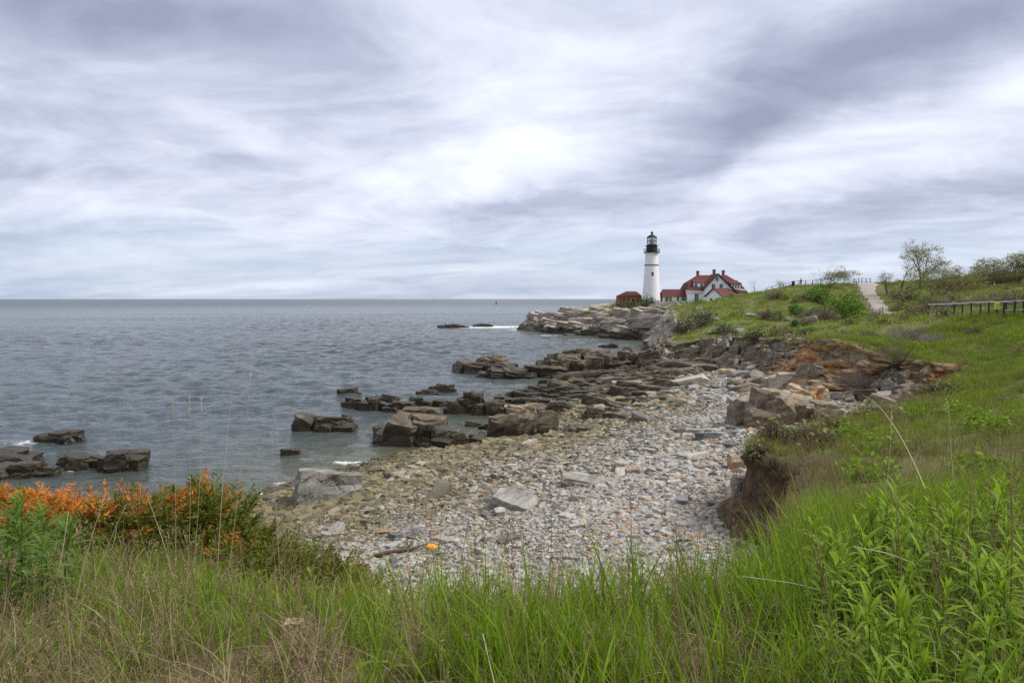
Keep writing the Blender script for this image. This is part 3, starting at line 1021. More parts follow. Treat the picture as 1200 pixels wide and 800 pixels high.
# (label, u0, u1, v top, v base, ground height, depth as a share of the width, material, options)
GR = 'rock'
ROCKS = [
    ('low dark rock alone in the water at the far left', 44, 89, 502, 517, 0, .6, 'ledge', dict(layers=3)),
    ('wide dark ledge cut off by the left edge of the photo, above the orange juniper', -50, 32, 524, 546, 0, .6, 'ledge', dict(layers=4)),
    ('flat brown ledge at the left edge just above the orange juniper tips', -30, 58, 538, 560, 0, .5, 'ledge', dict(layers=4)),
    ('dark rounded rock in the water behind the orange juniper, left of a similar one', 63, 117, 526, 547, 0, .5, 'ledge', dict(layers=3)),
    ('dark rounded rock in the water behind the tallest orange juniper tips', 116, 161, 527, 551, 0, .6, 'ledge', dict(layers=3)),
    ('tiny brown rock awash near the beach, left of the big layered ledge', 331, 347, 524, 533, 0, .7, 'ledge', {}),
    ('dark tilted rock in the water with its high end to the left', 342, 412, 472, 505, 0, .45, 'ledge', dict(layers=3, tilt=0.10, wedge=.62)),
    ('small dark rock at the low end of the tilted rock', 372, 408, 488, 506, 0, .5, 'ledge', dict(layers=2)),
    ('small dark rock standing at the right tip of the tilted rock', 396, 410, 483, 498, 0, .8, 'ledge', {}),
    ('small dark rock farthest out in the water, alone', 396, 419, 453, 462, 0, .6, 'ledge', {}),
    ('smooth brown rock at the left end of a low line of ledges', 401, 428, 466, 478, 0, .6, 'ledge', dict(boxy=3)),
    ('brown rock second from the left in the low line of ledges', 423, 452, 464, 480, 0, .5, 'ledge', {}),
    ('flat rock behind the middle of the low line of ledges', 434, 464, 461, 472, 0, .5, 'ledge', {}),
    ('long dark ledge right of centre in the low line of ledges', 448, 485, 470, 483, 0, .4, 'ledge', dict(layers=3)),
    ('dark rock at the right end of the low line of ledges', 474, 504, 464, 476, 0, .5, 'ledge', {}),
    ('flat dark rock in open water above the big layered ledge', 504, 531, 449, 459, 0, .5, 'ledge', {}),
    ('thin dark sliver of rock in the water beside the flat rock', 493, 512, 456, 462, 0, .5, 'ledge', {}),
    ('small dark rock between the layered ledge and the pointed rock', 508, 525, 467, 476, 0, .7, 'ledge', {}),
    ('big flat layered ledge standing in shallow water beside the pebble beach', 436, 534, 484, 524, -.2, .55, 'ledge', dict(layers=4, sub=5, boxy=6)),
    ('upper slab lying on top of the big layered ledge', 466, 514, 475, 496, .9, .7, 'ledge', dict(layers=4, boxy=6)),
    ('brown block at the foot of the big layered ledge', 498, 528, 508, 524, 0, .7, 'ledge', {}),
    ('pointed brown rock on a dark ledge in the water', 537, 566, 457, 482, 0, .7, 'ledge', dict(boxy=3)),
    ('dark ledge to the left of the pointed rock', 524, 550, 466, 484, 0, .6, 'ledge', dict(layers=3)),
    ('dark ledge to the right of the pointed rock', 556, 592, 466, 486, 0, .5, 'ledge', dict(layers=3)),
    ('left of two thin slivers of rock awash in front of the pointed rock', 550, 562, 492, 499, 0, .7, 'ledge', {}),
    ('right of two thin slivers of rock awash in front of the pointed rock', 564, 574, 495, 503, 0, .7, 'ledge', {}),
    ('long dark skerry in the water with a hump at its left', 534, 606, 416, 437, 0, .5, 'ledge', dict(layers=4, sub=5, wedge=.35)),
    ('low dark ledge trailing right from the long skerry', 566, 642, 429, 442, 0, .4, 'ledge', dict(layers=4)),
    ('square topped dark block on the crest of the long skerry', 560, 590, 413, 428, .8, .7, 'ledge', dict(layers=3)),
    ('massive dark ledge with a blunt square left end', 625, 692, 414, 437, 0, .45, 'ledge', dict(layers=4, sub=5, boxy=6)),
    ('long dark ledge continuing the massive ledge to the right', 676, 744, 413, 436, 0, .45, 'ledge', dict(layers=4, sub=5, boxy=6)),
    ('smooth dark slab topping the massive ledge', 650, 722, 408, 423, 1.0, .4, 'ledge', dict(layers=3, boxy=5)),
    ('dark block below the cliff, right of the massive ledge', 718, 756, 407, 434, 0, .7, 'ledge', dict(layers=3)),
    ('dark rounded block against the foot of the cliff corner', 750, 784, 409, 438, 0, .8, 'ledge', {}),
    ('tall dark ledge with its left end standing up above the water', 572, 620, 472, 521, 0, .7, 'ledge', dict(boxy=6, sub=5, layers=2, lay_amp=.06, flare=.08)),
    ('dark broad block in the middle of the tall ledge', 612, 662, 480, 522, .0, .6, 'ledge', dict(boxy=5, sub=5, layers=2, lay_amp=.06)),
    ('dark slab sloping down to the right at the end of the tall ledge', 652, 712, 490, 521, .1, .5, 'ledge', dict(layers=3, tilt=0.08, wedge=.5, sub=5)),
    ('left of two squat brown blocks in the gap before the tall ledge', 529, 553, 504, 525, 0, .8, 'ledge', dict(boxy=3.5)),
    ('right of two squat brown blocks in the gap before the tall ledge', 550, 574, 503, 524, 0, .8, 'ledge', dict(boxy=3.5)),
    ('brown block behind the sloping slab on the tidal flat', 686, 716, 474, 500, .3, .8, 'ledge', {}),
    ('layered dark rock behind the tall ledge', 637, 672, 468, 490, .1, .7, 'ledge', dict(layers=4)),
    ('long thin ledge in the water, uppermost of three', 608, 668, 452, 463, 0, .3, 'ledge', dict(layers=3)),
    ('long thin ledge in the water, middle of three', 585, 640, 457, 467, 0, .3, 'ledge', dict(layers=3)),
    ('long thin ledge in the water, lowest of three', 598, 664, 463, 473, 0, .3, 'ledge', dict(layers=3)),
    ('small dark block rising from the thin ledges', 640, 660, 444, 456, 0, .7, 'ledge', {}),
    ('flat orange streaked ledge behind the tall dark block', 578, 636, 473, 484, 0, .4, 'tan_rock', dict(layers=3)),
    ('low dark rock alone in the inlet before the headland', 704, 724, 402, 407, 0, .5, 'ledge', {}),
    ('left of two dark rocks in the surf off the headland', 516, 546, 379, 384, 0, .3, 'ledge', {}),
    ('right of two dark rocks in the surf off the headland', 556, 578, 379, 383, 0, .3, 'ledge', {}),
    ('small dark rock at the seaward tip of the headland', 614, 628, 377, 387, 0, .8, 'ledge', {}),
    ('big square grey boulder with split faces beside the green juniper', 344, 412, 545, 598, .35, .8, 'boulder', dict(boxy=8, sub=5, cuts=6, layers=2, lay_amp=.04, tilt=0.14, rz=0.35, chip=.10, flare=.05)),
    ('grey splintered slab lying on the pebbles near the middle of the beach', 576, 630, 578, 602, 1.6, .8, 'boulder', dict(layers=5, boxy=6, tilt=0.20, rz=-0.5)),
    ('grey tabular rock flush with the pebbles right of the splintered slab', 660, 712, 556, 574, 1.8, .6, 'boulder', dict(layers=5, boxy=6, tilt=0.10)),
    ('massive brown boulder tilted against the cliff foot', 868, 936, 452, 504, 2.1, .8, 'tan_rock', dict(boxy=6, sub=5, cuts=8, layers=3, lay_amp=.06, tilt=0.15, dark=1)),
    ('orange faced slab leaning behind the massive brown boulder', 890, 958, 446, 478, 2.3, .5, 'tan_rock', dict(boxy=6, layers=4, tilt=0.22, sub=5)),
    ('pale cracked outcrop on the beach between orange slab and cliff', 902, 952, 433, 460, 2.2, .7, 'pale_rock', dict(layers=4, boxy=5, sub=5)),
    ('brown ledge running right from the massive boulder under the grass bank', 920, 992, 464, 500, 2.2, .5, 'tan_rock', dict(layers=4, boxy=5, tilt=0.12, sub=5, dark=1)),
    ('orange block at the foot of the brown cliff, right of the pale outcrop', 942, 975, 444, 470, 2.6, .7, 'tan_rock', dict(layers=3)),
    ('rusty block lying at the foot of the dark cliff', 846, 862, 432, 446, 1.3, .8, 'tan_rock', {}),
    ('grey block beside the rusty block under the dark cliff', 858, 880, 434, 448, 1.4, .8, 'boulder', {}),
    ('tan block on the pebbles near the end of the soil bank', 858, 880, 532, 548, 2.5, .8, 'tan_rock', {}),
    ('blue grey stone against the end of the soil bank', 862, 884, 556, 580, 2.6, .8, 'boulder', dict(boxy=3)),
    ('pale rock half sunk in the grass at the bottom edge', 330, 352, 724, 752, None, .8, 'pale_rock', {}),
    ('flat tan rock in dead grass at the bottom left corner', -6, 36, 744, 772, None, .8, 'pale_rock', dict(layers=3)),
    ('small blue grey stone above the tan rock at bottom left', 18, 34, 734, 748, None, .8, 'boulder', dict(boxy=3)),
]
for k, (lab, u0, u1, vt, vb, zb, dep, mk, op) in enumerate(ROCKS):
    op = dict(op)
    uc = (u0 + u1) / 2
    if zb is None:
        # on the turf near the camera: walk down the line of sight to the ground
        Ys = np.linspace(1.5, 8, 300)
        Q = np.array([at(uc, vb, Y=y) for y in Ys])
        hit = np.argmax(Q[:, 2] < land(Q[:, :2])[:, 0])
        p = Q[hit]
    else:
        p = at(uc, vb, z=zb)
    Y = p[1]
    wd = (u1 - u0) / 800 * Y
    dp = wd * dep
    slope = (vb - 350) / 800.0
    ht = max((vb - vt) / 800 * Y - dp * slope * 0.55, wd * 0.12)
    lean = op.pop('tilt', 0.0)
    rz = op.pop('rz', random.uniform(-0.15, 0.15))
    mm = M['brown_rock'] if op.pop('dark', 0) else M[mk]
    op.setdefault('sub', 4)
    if mk == 'ledge' or wd > 3.5 or 'layers' in op and mk != 'boulder':
        me = ledge_mesh('rock', (wd * 1.08, max(dp, .25 * wd) * 1.1, ht * 1.08), 100 + k, mm, n=int(np.clip(3 + wd * 1.15, 3, 18)) if mk == 'ledge' else 5, wedge=op.get('wedge', 0), dip=lean * .5 + .05)
        o = link('rock', me, loc=(p[0], Y + dp * 0.42, p[2]), rot=(0, 0, rz * .7))
    else:
        me = block_mesh('rock', (wd * 1.08, dp * 1.1, ht * 1.35), 100 + k, mm, cuts=15, amp=.06, bed=.3 if 'layers' in op else 0)
        o = link('rock', me, loc=(p[0], Y + dp * 0.42, p[2] + ht * 0.32), rot=(random.uniform(-.05, .05), lean, rz))
    tag(o, lab, 'rock')

# the jumble of slabs on the tidal flat and at the foot of the cliff
LEDGE_P = [ledge_mesh('ledge_rock', (2.1, 1.0 + 0.2 * (q % 3), 0.5 + 0.14 * (q % 4)), 300 + q, M['ledge'], n=2 + q % 3) for q in range(9)]
TANL_P = [ledge_mesh('ledge_rock', (2.0, 1.1, 0.42 + 0.12 * (q % 3)), 330 + q, M['brown_rock' if q % 2 else 'boulder'], n=2) for q in range(5)]
g = np.random.default_rng(42)
n_led = 0
flat_poly = np.array([at(u, v, z=0.4)[:2] for (u, v) in [(648, 438), (700, 436), (776, 434), (838, 442), (800, 452), (770, 470), (745, 496), (716, 508), (690, 470), (640, 476), (616, 470), (672, 452)]])
while n_led < 190:
    x, y = g.uniform(flat_poly[:, 0].min(), flat_poly[:, 0].max()), g.uniform(flat_poly[:, 1].min(), flat_poly[:, 1].max())
    if not inside(np.array([[x, y]]), flat_poly)[0]: continue
    dark = g.random() < np.clip(0.55 + (y - 48) / 28, 0.45, 0.98)
    me = LEDGE_P[g.integers(9)] if dark else TANL_P[g.integers(5)]
    s = g.uniform(0.45, 1.0) * (1.35 if g.random() < 0.2 else 0.9) * np.clip(y / 62, 0.65, 1.3)
    o = link('ledge_rock', me, loc=(x, y, max(zat(x, y), -0.1) + 0.10 * s), rot=(g.normal(0, .08), g.normal(0, .10), g.normal(0.10, .35)), scale=(s * g.uniform(.9, 1.7), s, s * g.uniform(.7, 1.3)))
    if dark:
        tag(o, 'dark weedy slab in the jumble of slabs on the tidal flat', 'rock', 'dark slabs jumbled on the tidal flat')
    else:
        tag(o, 'grey slab among the dark slabs of the tidal flat', 'rock', 'grey slabs among the dark slabs')
    n_led += 1

M['cliff_grey'] = rock_mat('cliff grey rock', (0.33, 0.31, 0.265), (0.18, 0.165, 0.135), (0.06, 0.053, 0.043), (0.25, 0.15, 0.07), tide=.6, rusty=0.35)
# fallen blocks along the foot of the brown cliff and outcrops in the turf above it
BLOCK_P = [block_mesh('fallen_block', (1.1, .8, .65), 360 + q, M['brown_rock' if q % 2 else 'boulder'], cuts=16, k=2, bed=.35, amp=.07) for q in range(8)]
for k in range(95):
    i = g.integers(20 * 6, 30 * 6)
    c = RIMC[i]
    tx, ty = RIMC[i + 1][:2] - RIMC[i - 1][:2]
    ln = math.hypot(tx, ty)
    o_ = c[2] * g.uniform(0.72, 1.25) + 0.3
    x, y = c[0] - ty / ln * o_, c[1] + tx / ln * o_
    s = g.uniform(0.35, 1.0) ** 1.6 * 1.5
    o = link('fallen_block', BLOCK_P[g.integers(8)], loc=(x, y, zat(x, y) + .12 * s), rot=(g.normal(0, .3), g.normal(0, .3), g.uniform(0, 6.28)), scale=(s * 1.2, s, s))
    tag(o, 'fallen block at the foot of the brown cliff', 'rock', 'fallen blocks under the brown cliff')
for k, (u, v, Y, w_) in enumerate([(838, 374, 104, 2.2), (846, 384, 94, 2.4), (852, 389, 90, 2), (866, 387, 90, 2.2), (826, 372, 112, 2), (880, 366, 108, 2.4), (812, 382, 102, 2.0), (833, 385, 95, 1.7),
                                   (950, 377, 98, 3.2), (886, 397, 79, 1.6), (800, 378, 106, 2.2), (795, 385, 102, 2.4), (818, 366, 120, 2.2), (770, 355.5, 222, 4), (775, 359, 210, 4), (925, 373, 98, 2.0)]):
    p = at(u, v, Y=Y)
    z = zat(p[0], p[1])
    o = link('rock_outcrop', BLOCK_P[(k * 2) % 8], loc=(p[0], p[1], z + w_ * .02), rot=(g.normal(0, .15), g.normal(0, .15), g.normal(0, .4)), scale=(w_ * .55, w_ * .5, w_ * .75))
    tag(o, 'grey rock outcrop showing through the turf of the hill', 'rock', 'outcrops in the turf of the hill')


# blocks and cracked slabs of the pale headland under the lighthouse
M['headland_rock'] = rock_mat('headland rock', (0.42, 0.375, 0.31), (0.23, 0.20, 0.16), (0.06, 0.052, 0.042), (0.26, 0.165, 0.085), tide=1.9, rusty=0.35, scale=.5, dist=.35)
HEAD_P = [ledge_mesh('headland_rock', (5.5, 3.0 + (q % 3), 1.5 + .5 * (q % 3)), 380 + q, M['headland_rock'], n=2 + q % 3, dip=.10) for q in range(8)]
n = 0
while n < 78:
    y = g.uniform(164, 226)
    x = g.uniform(8, 45)
    q = land(np.array([[x, y]]))[0]
    if not (-8 < q[1] < 5) or q[2] < -1: continue
    s = g.uniform(.45, 1.1)
    zb = q[4] * np.clip(1 + q[1] / 8.0, 0, 1) if q[1] < 0 else q[4]
    o = link('headland_rock', HEAD_P[g.integers(8)], loc=(x, y, zb - .62 * s), rot=(g.normal(.05, .07), g.normal(0.05, .06), g.normal(-.6, .22)), scale=(s * g.uniform(1.1, 1.9), s * g.uniform(.7, 1.1), s * g.uniform(.7, 1.15)))
    tag(o, 'pale cracked rock on the headland below the lighthouse', 'rock', 'rocks of the pale headland')
    n += 1


# bedded blocks standing out of the brown cliff
CLF_P = [ledge_mesh('cliff_rock', (3.0, 1.5 + .3 * (q % 3), 1.0 + .35 * (q % 3)), 390 + q, M['brown_rock' if q % 3 else 'cliff_grey'], n=2 + q % 3, dip=.16) for q in range(9)]
for k in range(125):
    i = int(g.integers(20 * 6, 30 * 6 + 3))
    c = RIMC[i]
    if 21.5 * 6 < i < 24 * 6 and g.random() < .85: continue
    tx, ty = RIMC[i + 1][:2] - RIMC[i - 1][:2]
    ln = math.hypot(tx, ty)
    fr = g.uniform(0.10, .95)
    o_ = c[2] * fr ** 1.3 - .5
    x, y = c[0] - ty / ln * o_, c[1] + tx / ln * o_
    zt, zb = float(top_z(np.array([[c[0], c[1]]]))[0]), float(low_z(np.array([[x, y]]))[0][0])
    s = g.uniform(.4, 1.0) * np.clip(c[1] / 75, .6, 1.15)
    o = link('cliff_rock', CLF_P[g.integers(9)], loc=(x, y, zt + (zb - zt) * fr - .75 * s), rot=(g.normal(0.05, .1), g.normal(.12, .12), math.atan2(ty, tx) + g.normal(0, .3)), scale=(s, s, s * g.uniform(.7, 1.4)))
    tag(o, 'bedded block standing out of the face of the brown cliff', 'rock', 'blocks in the face of the brown cliff')


# ---- loose stones of the beach
def stone_material(kind=0):
    m = bpy.data.materials.new('beach stone')
    m.use_nodes = True
    t = m.node_tree
    N = Nodes(t)
    b = t.nodes['Principled BSDF']
    P = N.pos()
    r = N.new('ShaderNodeObjectInfo').outputs['Random']
    col = N.ramp(r, [(0.0, (0.14, 0.14, 0.135)), (0.12, (0.30, 0.287, 0.262)), (0.28, (0.37, 0.35, 0.315)), (0.42, (0.24, 0.24, 0.238)), (0.50, (0.44, 0.41, 0.36)), (0.62, (0.33, 0.295, 0.24)),
                     (0.74, (0.36, 0.27, 0.195)), (0.80, (0.44, 0.40, 0.34)), (0.89, (0.33, 0.225, 0.15)), (0.95, (0.43, 0.41, 0.37)), (1.0, (0.30, 0.285, 0.26))], 'CONSTANT')
    n = N.noise(N.scalev(P, (3, 3, 7)), 2.4, 5, 0.65)
    col = N.mix(N.math('MULTIPLY', N.smooth(n, 0.36, 0.66), 0.75), N.scalev(col, (.62, .62, .62)), N.scalev(col, (1.18, 1.17, 1.15)))
    # weed and damp near the water's edge
    xyz = N.sep(P)
    nl = N.noise(P, 0.28, 5, 0.6)
    zz = N.math('ADD', xyz[2], N.math('MULTIPLY', N.math('SUBTRACT', nl, 0.5), 2.0))
    r2 = N.math('FRACT', N.math('MULTIPLY', r, 37.7))
    weed = N.math('SUBTRACT', 1.0, N.smooth(N.math('ADD', zz, N.math('MULTIPLY', N.math('SUBTRACT', r2, 0.5), 1.0)), 0.95, 2.0))
    wcol = N.ramp(r2, [(0.0, (0.045, 0.038, 0.02)), (0.35, (0.10, 0.082, 0.033)), (0.65, (0.18, 0.145, 0.05)), (0.9, (0.16, 0.14, 0.088)), (1.0, (0.23, 0.19, 0.085))], 'LINEAR')
    col = N.mix(N.math('MULTIPLY', weed, 0.85), col, wcol)
    damp = N.math('SUBTRACT', 1.0, N.smooth(xyz[2], 0.05, 0.35))
    col = N.mix(N.math('MULTIPLY', damp, 0.75), col, (0.045, 0.04, 0.025))
    t.links.new(col, b.inputs['Base Color'])
    b.inputs['Roughness'].default_value = 0.8
    b.inputs['Specular IOR Level'].default_value = 0.25
    t.links.new(N.bump(n, 0.4, 0.03), b.inputs['Normal'])
    return m


M['stone'] = stone_material()
PEB = [block_mesh('stone', (1.0, 0.72, 0.30 + .08 * (q % 3)), 400 + q, M['stone'], cuts=14, k=1, amp=.05) for q in range(6)] + [rock_mesh('stone', (1.0, 0.75, 0.42 + .06 * (q % 3)), 412 + q, M['stone'], sub=2, boxy=2.7 + .3 * (q % 3), cuts=8, rough=.03, chip=.06, flare=.05) for q in range(8)]
STO = [block_mesh('beach_stone', (1.0, 0.66, 0.26 + .07 * (q % 4)), 430 + q, M['stone'], cuts=17, k=2, bed=.4, amp=.06) for q in range(12)]


def hidden_collection(name, objs_me):
    c = bpy.data.collections.new(name)
    for i, me in enumerate(objs_me):
        o = bpy.data.objects.new('%s_%02d' % (name, i), me)
        c.objects.link(o)
    return c


def scatter(name, P, Rt, Sc, n_var, coll, label=None, cat=None, kind='stuff', vi=None):
    """real copies laid at points: one object for what nobody could count"""
    n = len(P)
    me = bpy.data.meshes.new(name)
    me.vertices.add(n)
    me.vertices.foreach_set('co', np.ascontiguousarray(P, np.float32).ravel())
    for nm, typ, arr in (('rot', 'FLOAT_VECTOR', Rt), ('scl', 'FLOAT_VECTOR', Sc)):
        a = me.attributes.new(nm, typ, 'POINT')
        a.data.foreach_set('vector', np.ascontiguousarray(arr, np.float32).ravel())
    a = me.attributes.new('idx', 'INT', 'POINT')
    a.data.foreach_set('value', np.ascontiguousarray(vi if vi is not None else RNG.integers(0, n_var, n), np.int32))
    o = link(name, me)
    tag(o, label, cat, None, kind)
    ng = bpy.data.node_groups.new(name, 'GeometryNodeTree')
    ng.interface.new_socket('Geometry', in_out='INPUT', socket_type='NodeSocketGeometry')
    ng.interface.new_socket('Geometry', in_out='OUTPUT', socket_type='NodeSocketGeometry')
    gi = ng.nodes.new('NodeGroupInput')
    go = ng.nodes.new('NodeGroupOutput')
    ci = ng.nodes.new('GeometryNodeCollectionInfo')
    ci.inputs['Collection'].default_value = coll
    ci.inputs['Separate Children'].default_value = True
    ci.inputs['Reset Children'].default_value = True
    ip = ng.nodes.new('GeometryNodeInstanceOnPoints')
    ip.inputs['Pick Instance'].default_value = True

    def na(nm, typ):
        q = ng.nodes.new('GeometryNodeInputNamedAttribute')
        q.data_type = typ
        q.inputs['Name'].default_value = nm
        return next(s for s in q.outputs if s.enabled and s.name == 'Attribute')
    ng.links.new(gi.outputs[0], ip.inputs['Points'])
    ng.links.new(ci.outputs[0], ip.inputs['Instance'])
    ng.links.new(na('idx', 'INT'), ip.inputs['Instance Index'])
    ng.links.new(na('rot', 'FLOAT_VECTOR'), ip.inputs['Rotation'])
    ng.links.new(na('scl', 'FLOAT_VECTOR'), ip.inputs['Scale'])
    ng.links.new(ip.outputs[0], go.inputs[0])
    md = o.modifiers.new('scatter', 'NODES')
    md.node_group = ng
    return o


print('pebbles...')
pebcoll = hidden_collection('pebble', PEB)


def beach_points(n, x0, x1, y0, y1, seed, smin, smax, power, dens=None):
    g = np.random.default_rng(seed)
    P = np.column_stack([g.uniform(x0, x1, n), g.uniform(y0, y1, n)])
    Lq = land(P)
    w = np.interp(np.arange(len(RIMC)), np.arange(len(RIMC)), RIMC[:, 2])
    ok = (Lq[:, 1] < -0.78 * Lq[:, 5]) & (Lq[:, 2] > -2.2) & (Lq[:, 0] > -0.35) & (Lq[:, 0] < 4.2)
    # inside the view, a margin either side
    ok &= np.abs(P[:, 0]) < 0.92 * P[:, 1] + 3
    # on the tidal flat fewer small stones
    P, z = P[ok], Lq[ok, 0]
    s = smin * (smax / smin) ** (g.random(len(P)) ** power)
    return P, z, s, g


PP, SS, RO = [], [], []
for (n, y0, y1, smin, smax) in ((150000, 12, 30, 0.075, 0.25), (95000, 28, 60, 0.13, 0.42), (30000, 55, 98, 0.26, 0.8)):
    P, z, s, g = beach_points(n, -26, 34, y0, y1, int(y0), smin, smax, 1.9)
    low = 1 + 0.5 * np.exp(-((z - 0.5) / 0.6) ** 2)
    patch = 1 + 0.5 * fbm(P * 0.22, 2, 8)
    s = s * low * patch
    PP.append(np.column_stack([P, z + s * 0.07]))
    SS.append(np.column_stack([s * g.uniform(.8, 1.3, len(s)), s, s * g.uniform(.7, 1.4, len(s))]))
    RO.append(np.column_stack([g.normal(0, .22, len(s)), g.normal(0, .22, len(s)), g.uniform(0, 6.28, len(s))]))
PP, SS, RO = np.vstack(PP), np.vstack(SS), np.vstack(RO)
print('pebbles', len(PP))
scatter('pebbles', PP, RO, SS, len(PEB), pebcoll, 'grey, tan and rust coloured pebbles covering the beach', 'pebbles')

# larger stones one could count
g = np.random.default_rng(77)
n = 0
while n < 170:
    v = 440 + 250 * g.random() ** 1.15
    u = g.uniform(380, 905)
    z = 2.0
    for _ in range(4):
        p = at(u, v, z=z)
        z = zat(p[0], p[1])
    q = land(p[None, :2])[0]
    if q[1] > -0.9 * q[5] or q[0] < -0.05 or q[0] > 3.6: continue
    s = p[1] / 800 * g.uniform(9, 20) * (1.5 if g.random() < .12 else 1)
    o = link('beach_stone', STO[g.integers(12)], loc=(p[0], p[1], q[0] + s * .10), rot=(g.normal(0, .14), g.normal(0, .16), g.uniform(0, 3.14)), scale=(s * g.uniform(.9, 1.5), s, s * g.uniform(.8, 1.3)))
    if q[0] < 1.0:
        tag(o, 'weed stained large stone near the water on the pebble beach', 'stone', 'large stones along the wet edge of the beach')
    else:
        tag(o, 'large flat stone lying among the smaller dry pebbles', 'stone', 'large stones on the dry part of the beach')
    n += 1


# ================================================================== BUILDINGS
print('buildings...')
M['white'] = mat('white paint', (0.80, 0.80, 0.80), 0.6)
M['whitewash'] = mat('whitewashed stone', (0.76, 0.75, 0.77), 0.8)
M['roof'] = mat('red roof', (0.105, 0.034, 0.027), 0.85)
M['brick'] = mat('red brick', (0.27, 0.075, 0.04), 0.9)
M['black'] = mat('black iron', (0.018, 0.019, 0.022), 0.5)
M['dark_trim'] = mat('dark trim', (0.035, 0.045, 0.05), 0.6)
M['band'] = mat('grey band', (0.16, 0.165, 0.18), 0.7)
M['green'] = mat('green paint', (0.02, 0.075, 0.055), 0.6)
M['grey_stone'] = mat('grey stone', (0.34, 0.32, 0.30), 0.9)
M['pane'] = mat('window pane', (0.025, 0.032, 0.04), 0.12, 0.5)
M['wood'] = mat('weathered wood', (0.23, 0.20, 0.17), 0.9)
M['darkwood'] = mat('dark wood', (0.05, 0.045, 0.04), 0.9)
M['rail'] = mat('grey rail', (0.42, 0.42, 0.40), 0.7)
M['brass'] = mat('lens brass', (0.35, 0.22, 0.10), 0.35, 0.5, 0.6)
gl = bpy.data.materials.new('lantern glass')
gl.use_nodes = True
_t = gl.node_tree
_N = Nodes(_t)
_mx = _N.new('ShaderNodeMixShader', {0: 0.12, 1: _N.new('ShaderNodeBsdfTransparent', {'Color': (0.9, 0.94, 0.94, 1)}).outputs[0], 2: _N.new('ShaderNodeBsdfGlossy', {'Roughness': 0.05}).outputs[0]})
_t.links.new(_mx.outputs[0], _t.nodes['Material Output'].inputs[0])
M['glass'] = gl

# ---- lighthouse
TY = 234.0
pm = TY / 800.0
base = at(763, 355.2, Y=TY)
lh = tag(empty('lighthouse', base), 'tall white tapering lighthouse tower with black lantern on top', 'lighthouse')
zz = lambda v: (355.2 - v) * pm * 1.004
MB().lathe([(3.15, -1.2), (3.1, 0), (2.62, zz(330)), (2.30, zz(312))], 40).build('tower', M['whitewash'], lh)
MB().lathe([(2.36, zz(312)), (2.42, zz(311.7)), (2.42, zz(310.8)), (2.30, zz(310.4))], 40).build('band', M['band'], lh)
MB().lathe([(2.27, zz(310.4)), (2.12, zz(298.2)), (2.35, zz(297.2))], 40).build('upper_tower', M['whitewash'], lh)
MB().lathe([(2.35, zz(297.2)), (2.75, zz(297)), (2.75, zz(296.2)), (1.8, zz(296.1))], 40).build('gallery', M['black'], lh)
MB().lathe([(1.86, zz(296.1)), (1.86, zz(289.2))], 32).build('watch_room', M['black'], lh)
MB().lathe([(1.86, zz(289.2)), (2.2, zz(289)), (2.2, zz(288.4)), (1.55, zz(288.3))], 32).build('lantern_gallery', M['black'], lh)
r = MB()
for k in range(18):
    a = 2 * math.pi * k / 18
    r.tube([(2.68 * math.cos(a), 2.68 * math.sin(a), zz(296.2)), (2.68 * math.cos(a), 2.68 * math.sin(a), zz(292.6))], 0.045, 5)
for zr in (292.6, 293.8, 295):
    r.tube([(2.68 * math.cos(a), 2.68 * math.sin(a), zz(zr)) for a in np.linspace(0, 2 * math.pi, 37)], 0.04, 5)
r.build('railing', M['black'], lh)
MB().lathe([(1.55, zz(288.3)), (1.55, zz(287.2))], 32).build('lantern_sill', M['black'], lh)
MB().lathe([(1.50, zz(287.2)), (1.50, zz(279.6))], 16, cap=False).build('lantern_glass', M['glass'], lh)
b_ = MB()
for k in range(12):
    a = 2 * math.pi * (k + .5) / 12
    b_.tube([(1.52 * math.cos(a), 1.52 * math.sin(a), zz(287.2)), (1.52 * math.cos(a), 1.52 * math.sin(a), zz(279.4))], 0.07, 5)
b_.tube([(1.52 * math.cos(a), 1.52 * math.sin(a), zz(283.3)) for a in np.linspace(0, 2 * math.pi, 25)], 0.05, 5)
b_.build('lantern_bar', M['black'], lh)
MB().lathe([(0.25, zz(288.3)), (0.55, zz(285.5)), (0.62, zz(283.6)), (0.5, zz(281.5)), (0.2, zz(280.6))], 16).build('lens', M['brass'], lh, True)
cr = MB().lathe([(1.75, zz(279.5)), (1.75, zz(278.9)), (1.2, zz(277.4)), (0.55, zz(276.2)), (0.34, zz(275.4)), (0.3, zz(274.4)), (0.5, zz(273.9)), (0.5, zz(273.1)), (0.2, zz(272.7))], 28).build('lantern_roof', M['black'], lh, True)
MB().tube([(0, 0, zz(272.8)), (0, 0, zz(271.2))], 0.06, 5).build('rod', M['black'], cr)
wa = -0.35
for (v0, ang_) in ((321.5, -1.62), (340, -1.2)):
    rr_ = np.interp(v0, [312, 330, 355], [2.30, 2.62, 3.1])
    wx_, wy_ = rr_ * math.cos(ang_), rr_ * math.sin(ang_)
    if v0 > 330: continue
    wfr = MB().box(-.30, .30, -.14, .25, -.62, .62).build('window', M['black'], lh, loc=(wx_, wy_, zz(v0)))
    wfr.rotation_euler = (0, 0, ang_ + math.pi / 2)
    MB().box(-.22, .22, -.16, -.145, -.52, .52).build('pane', M['pane'], wfr)

# ---- keeper's house, in metres from the foot of its front gable
HY = 238.0
hm = HY / 800.0
hb = at(838, 357, Y=HY)
house = tag(empty('keepers_house', hb), 'white house with red roofs, three chimneys and a big front gable', 'house')
hx = lambda u: (u - 838) * hm
hz = lambda v: (357 - v) * hm


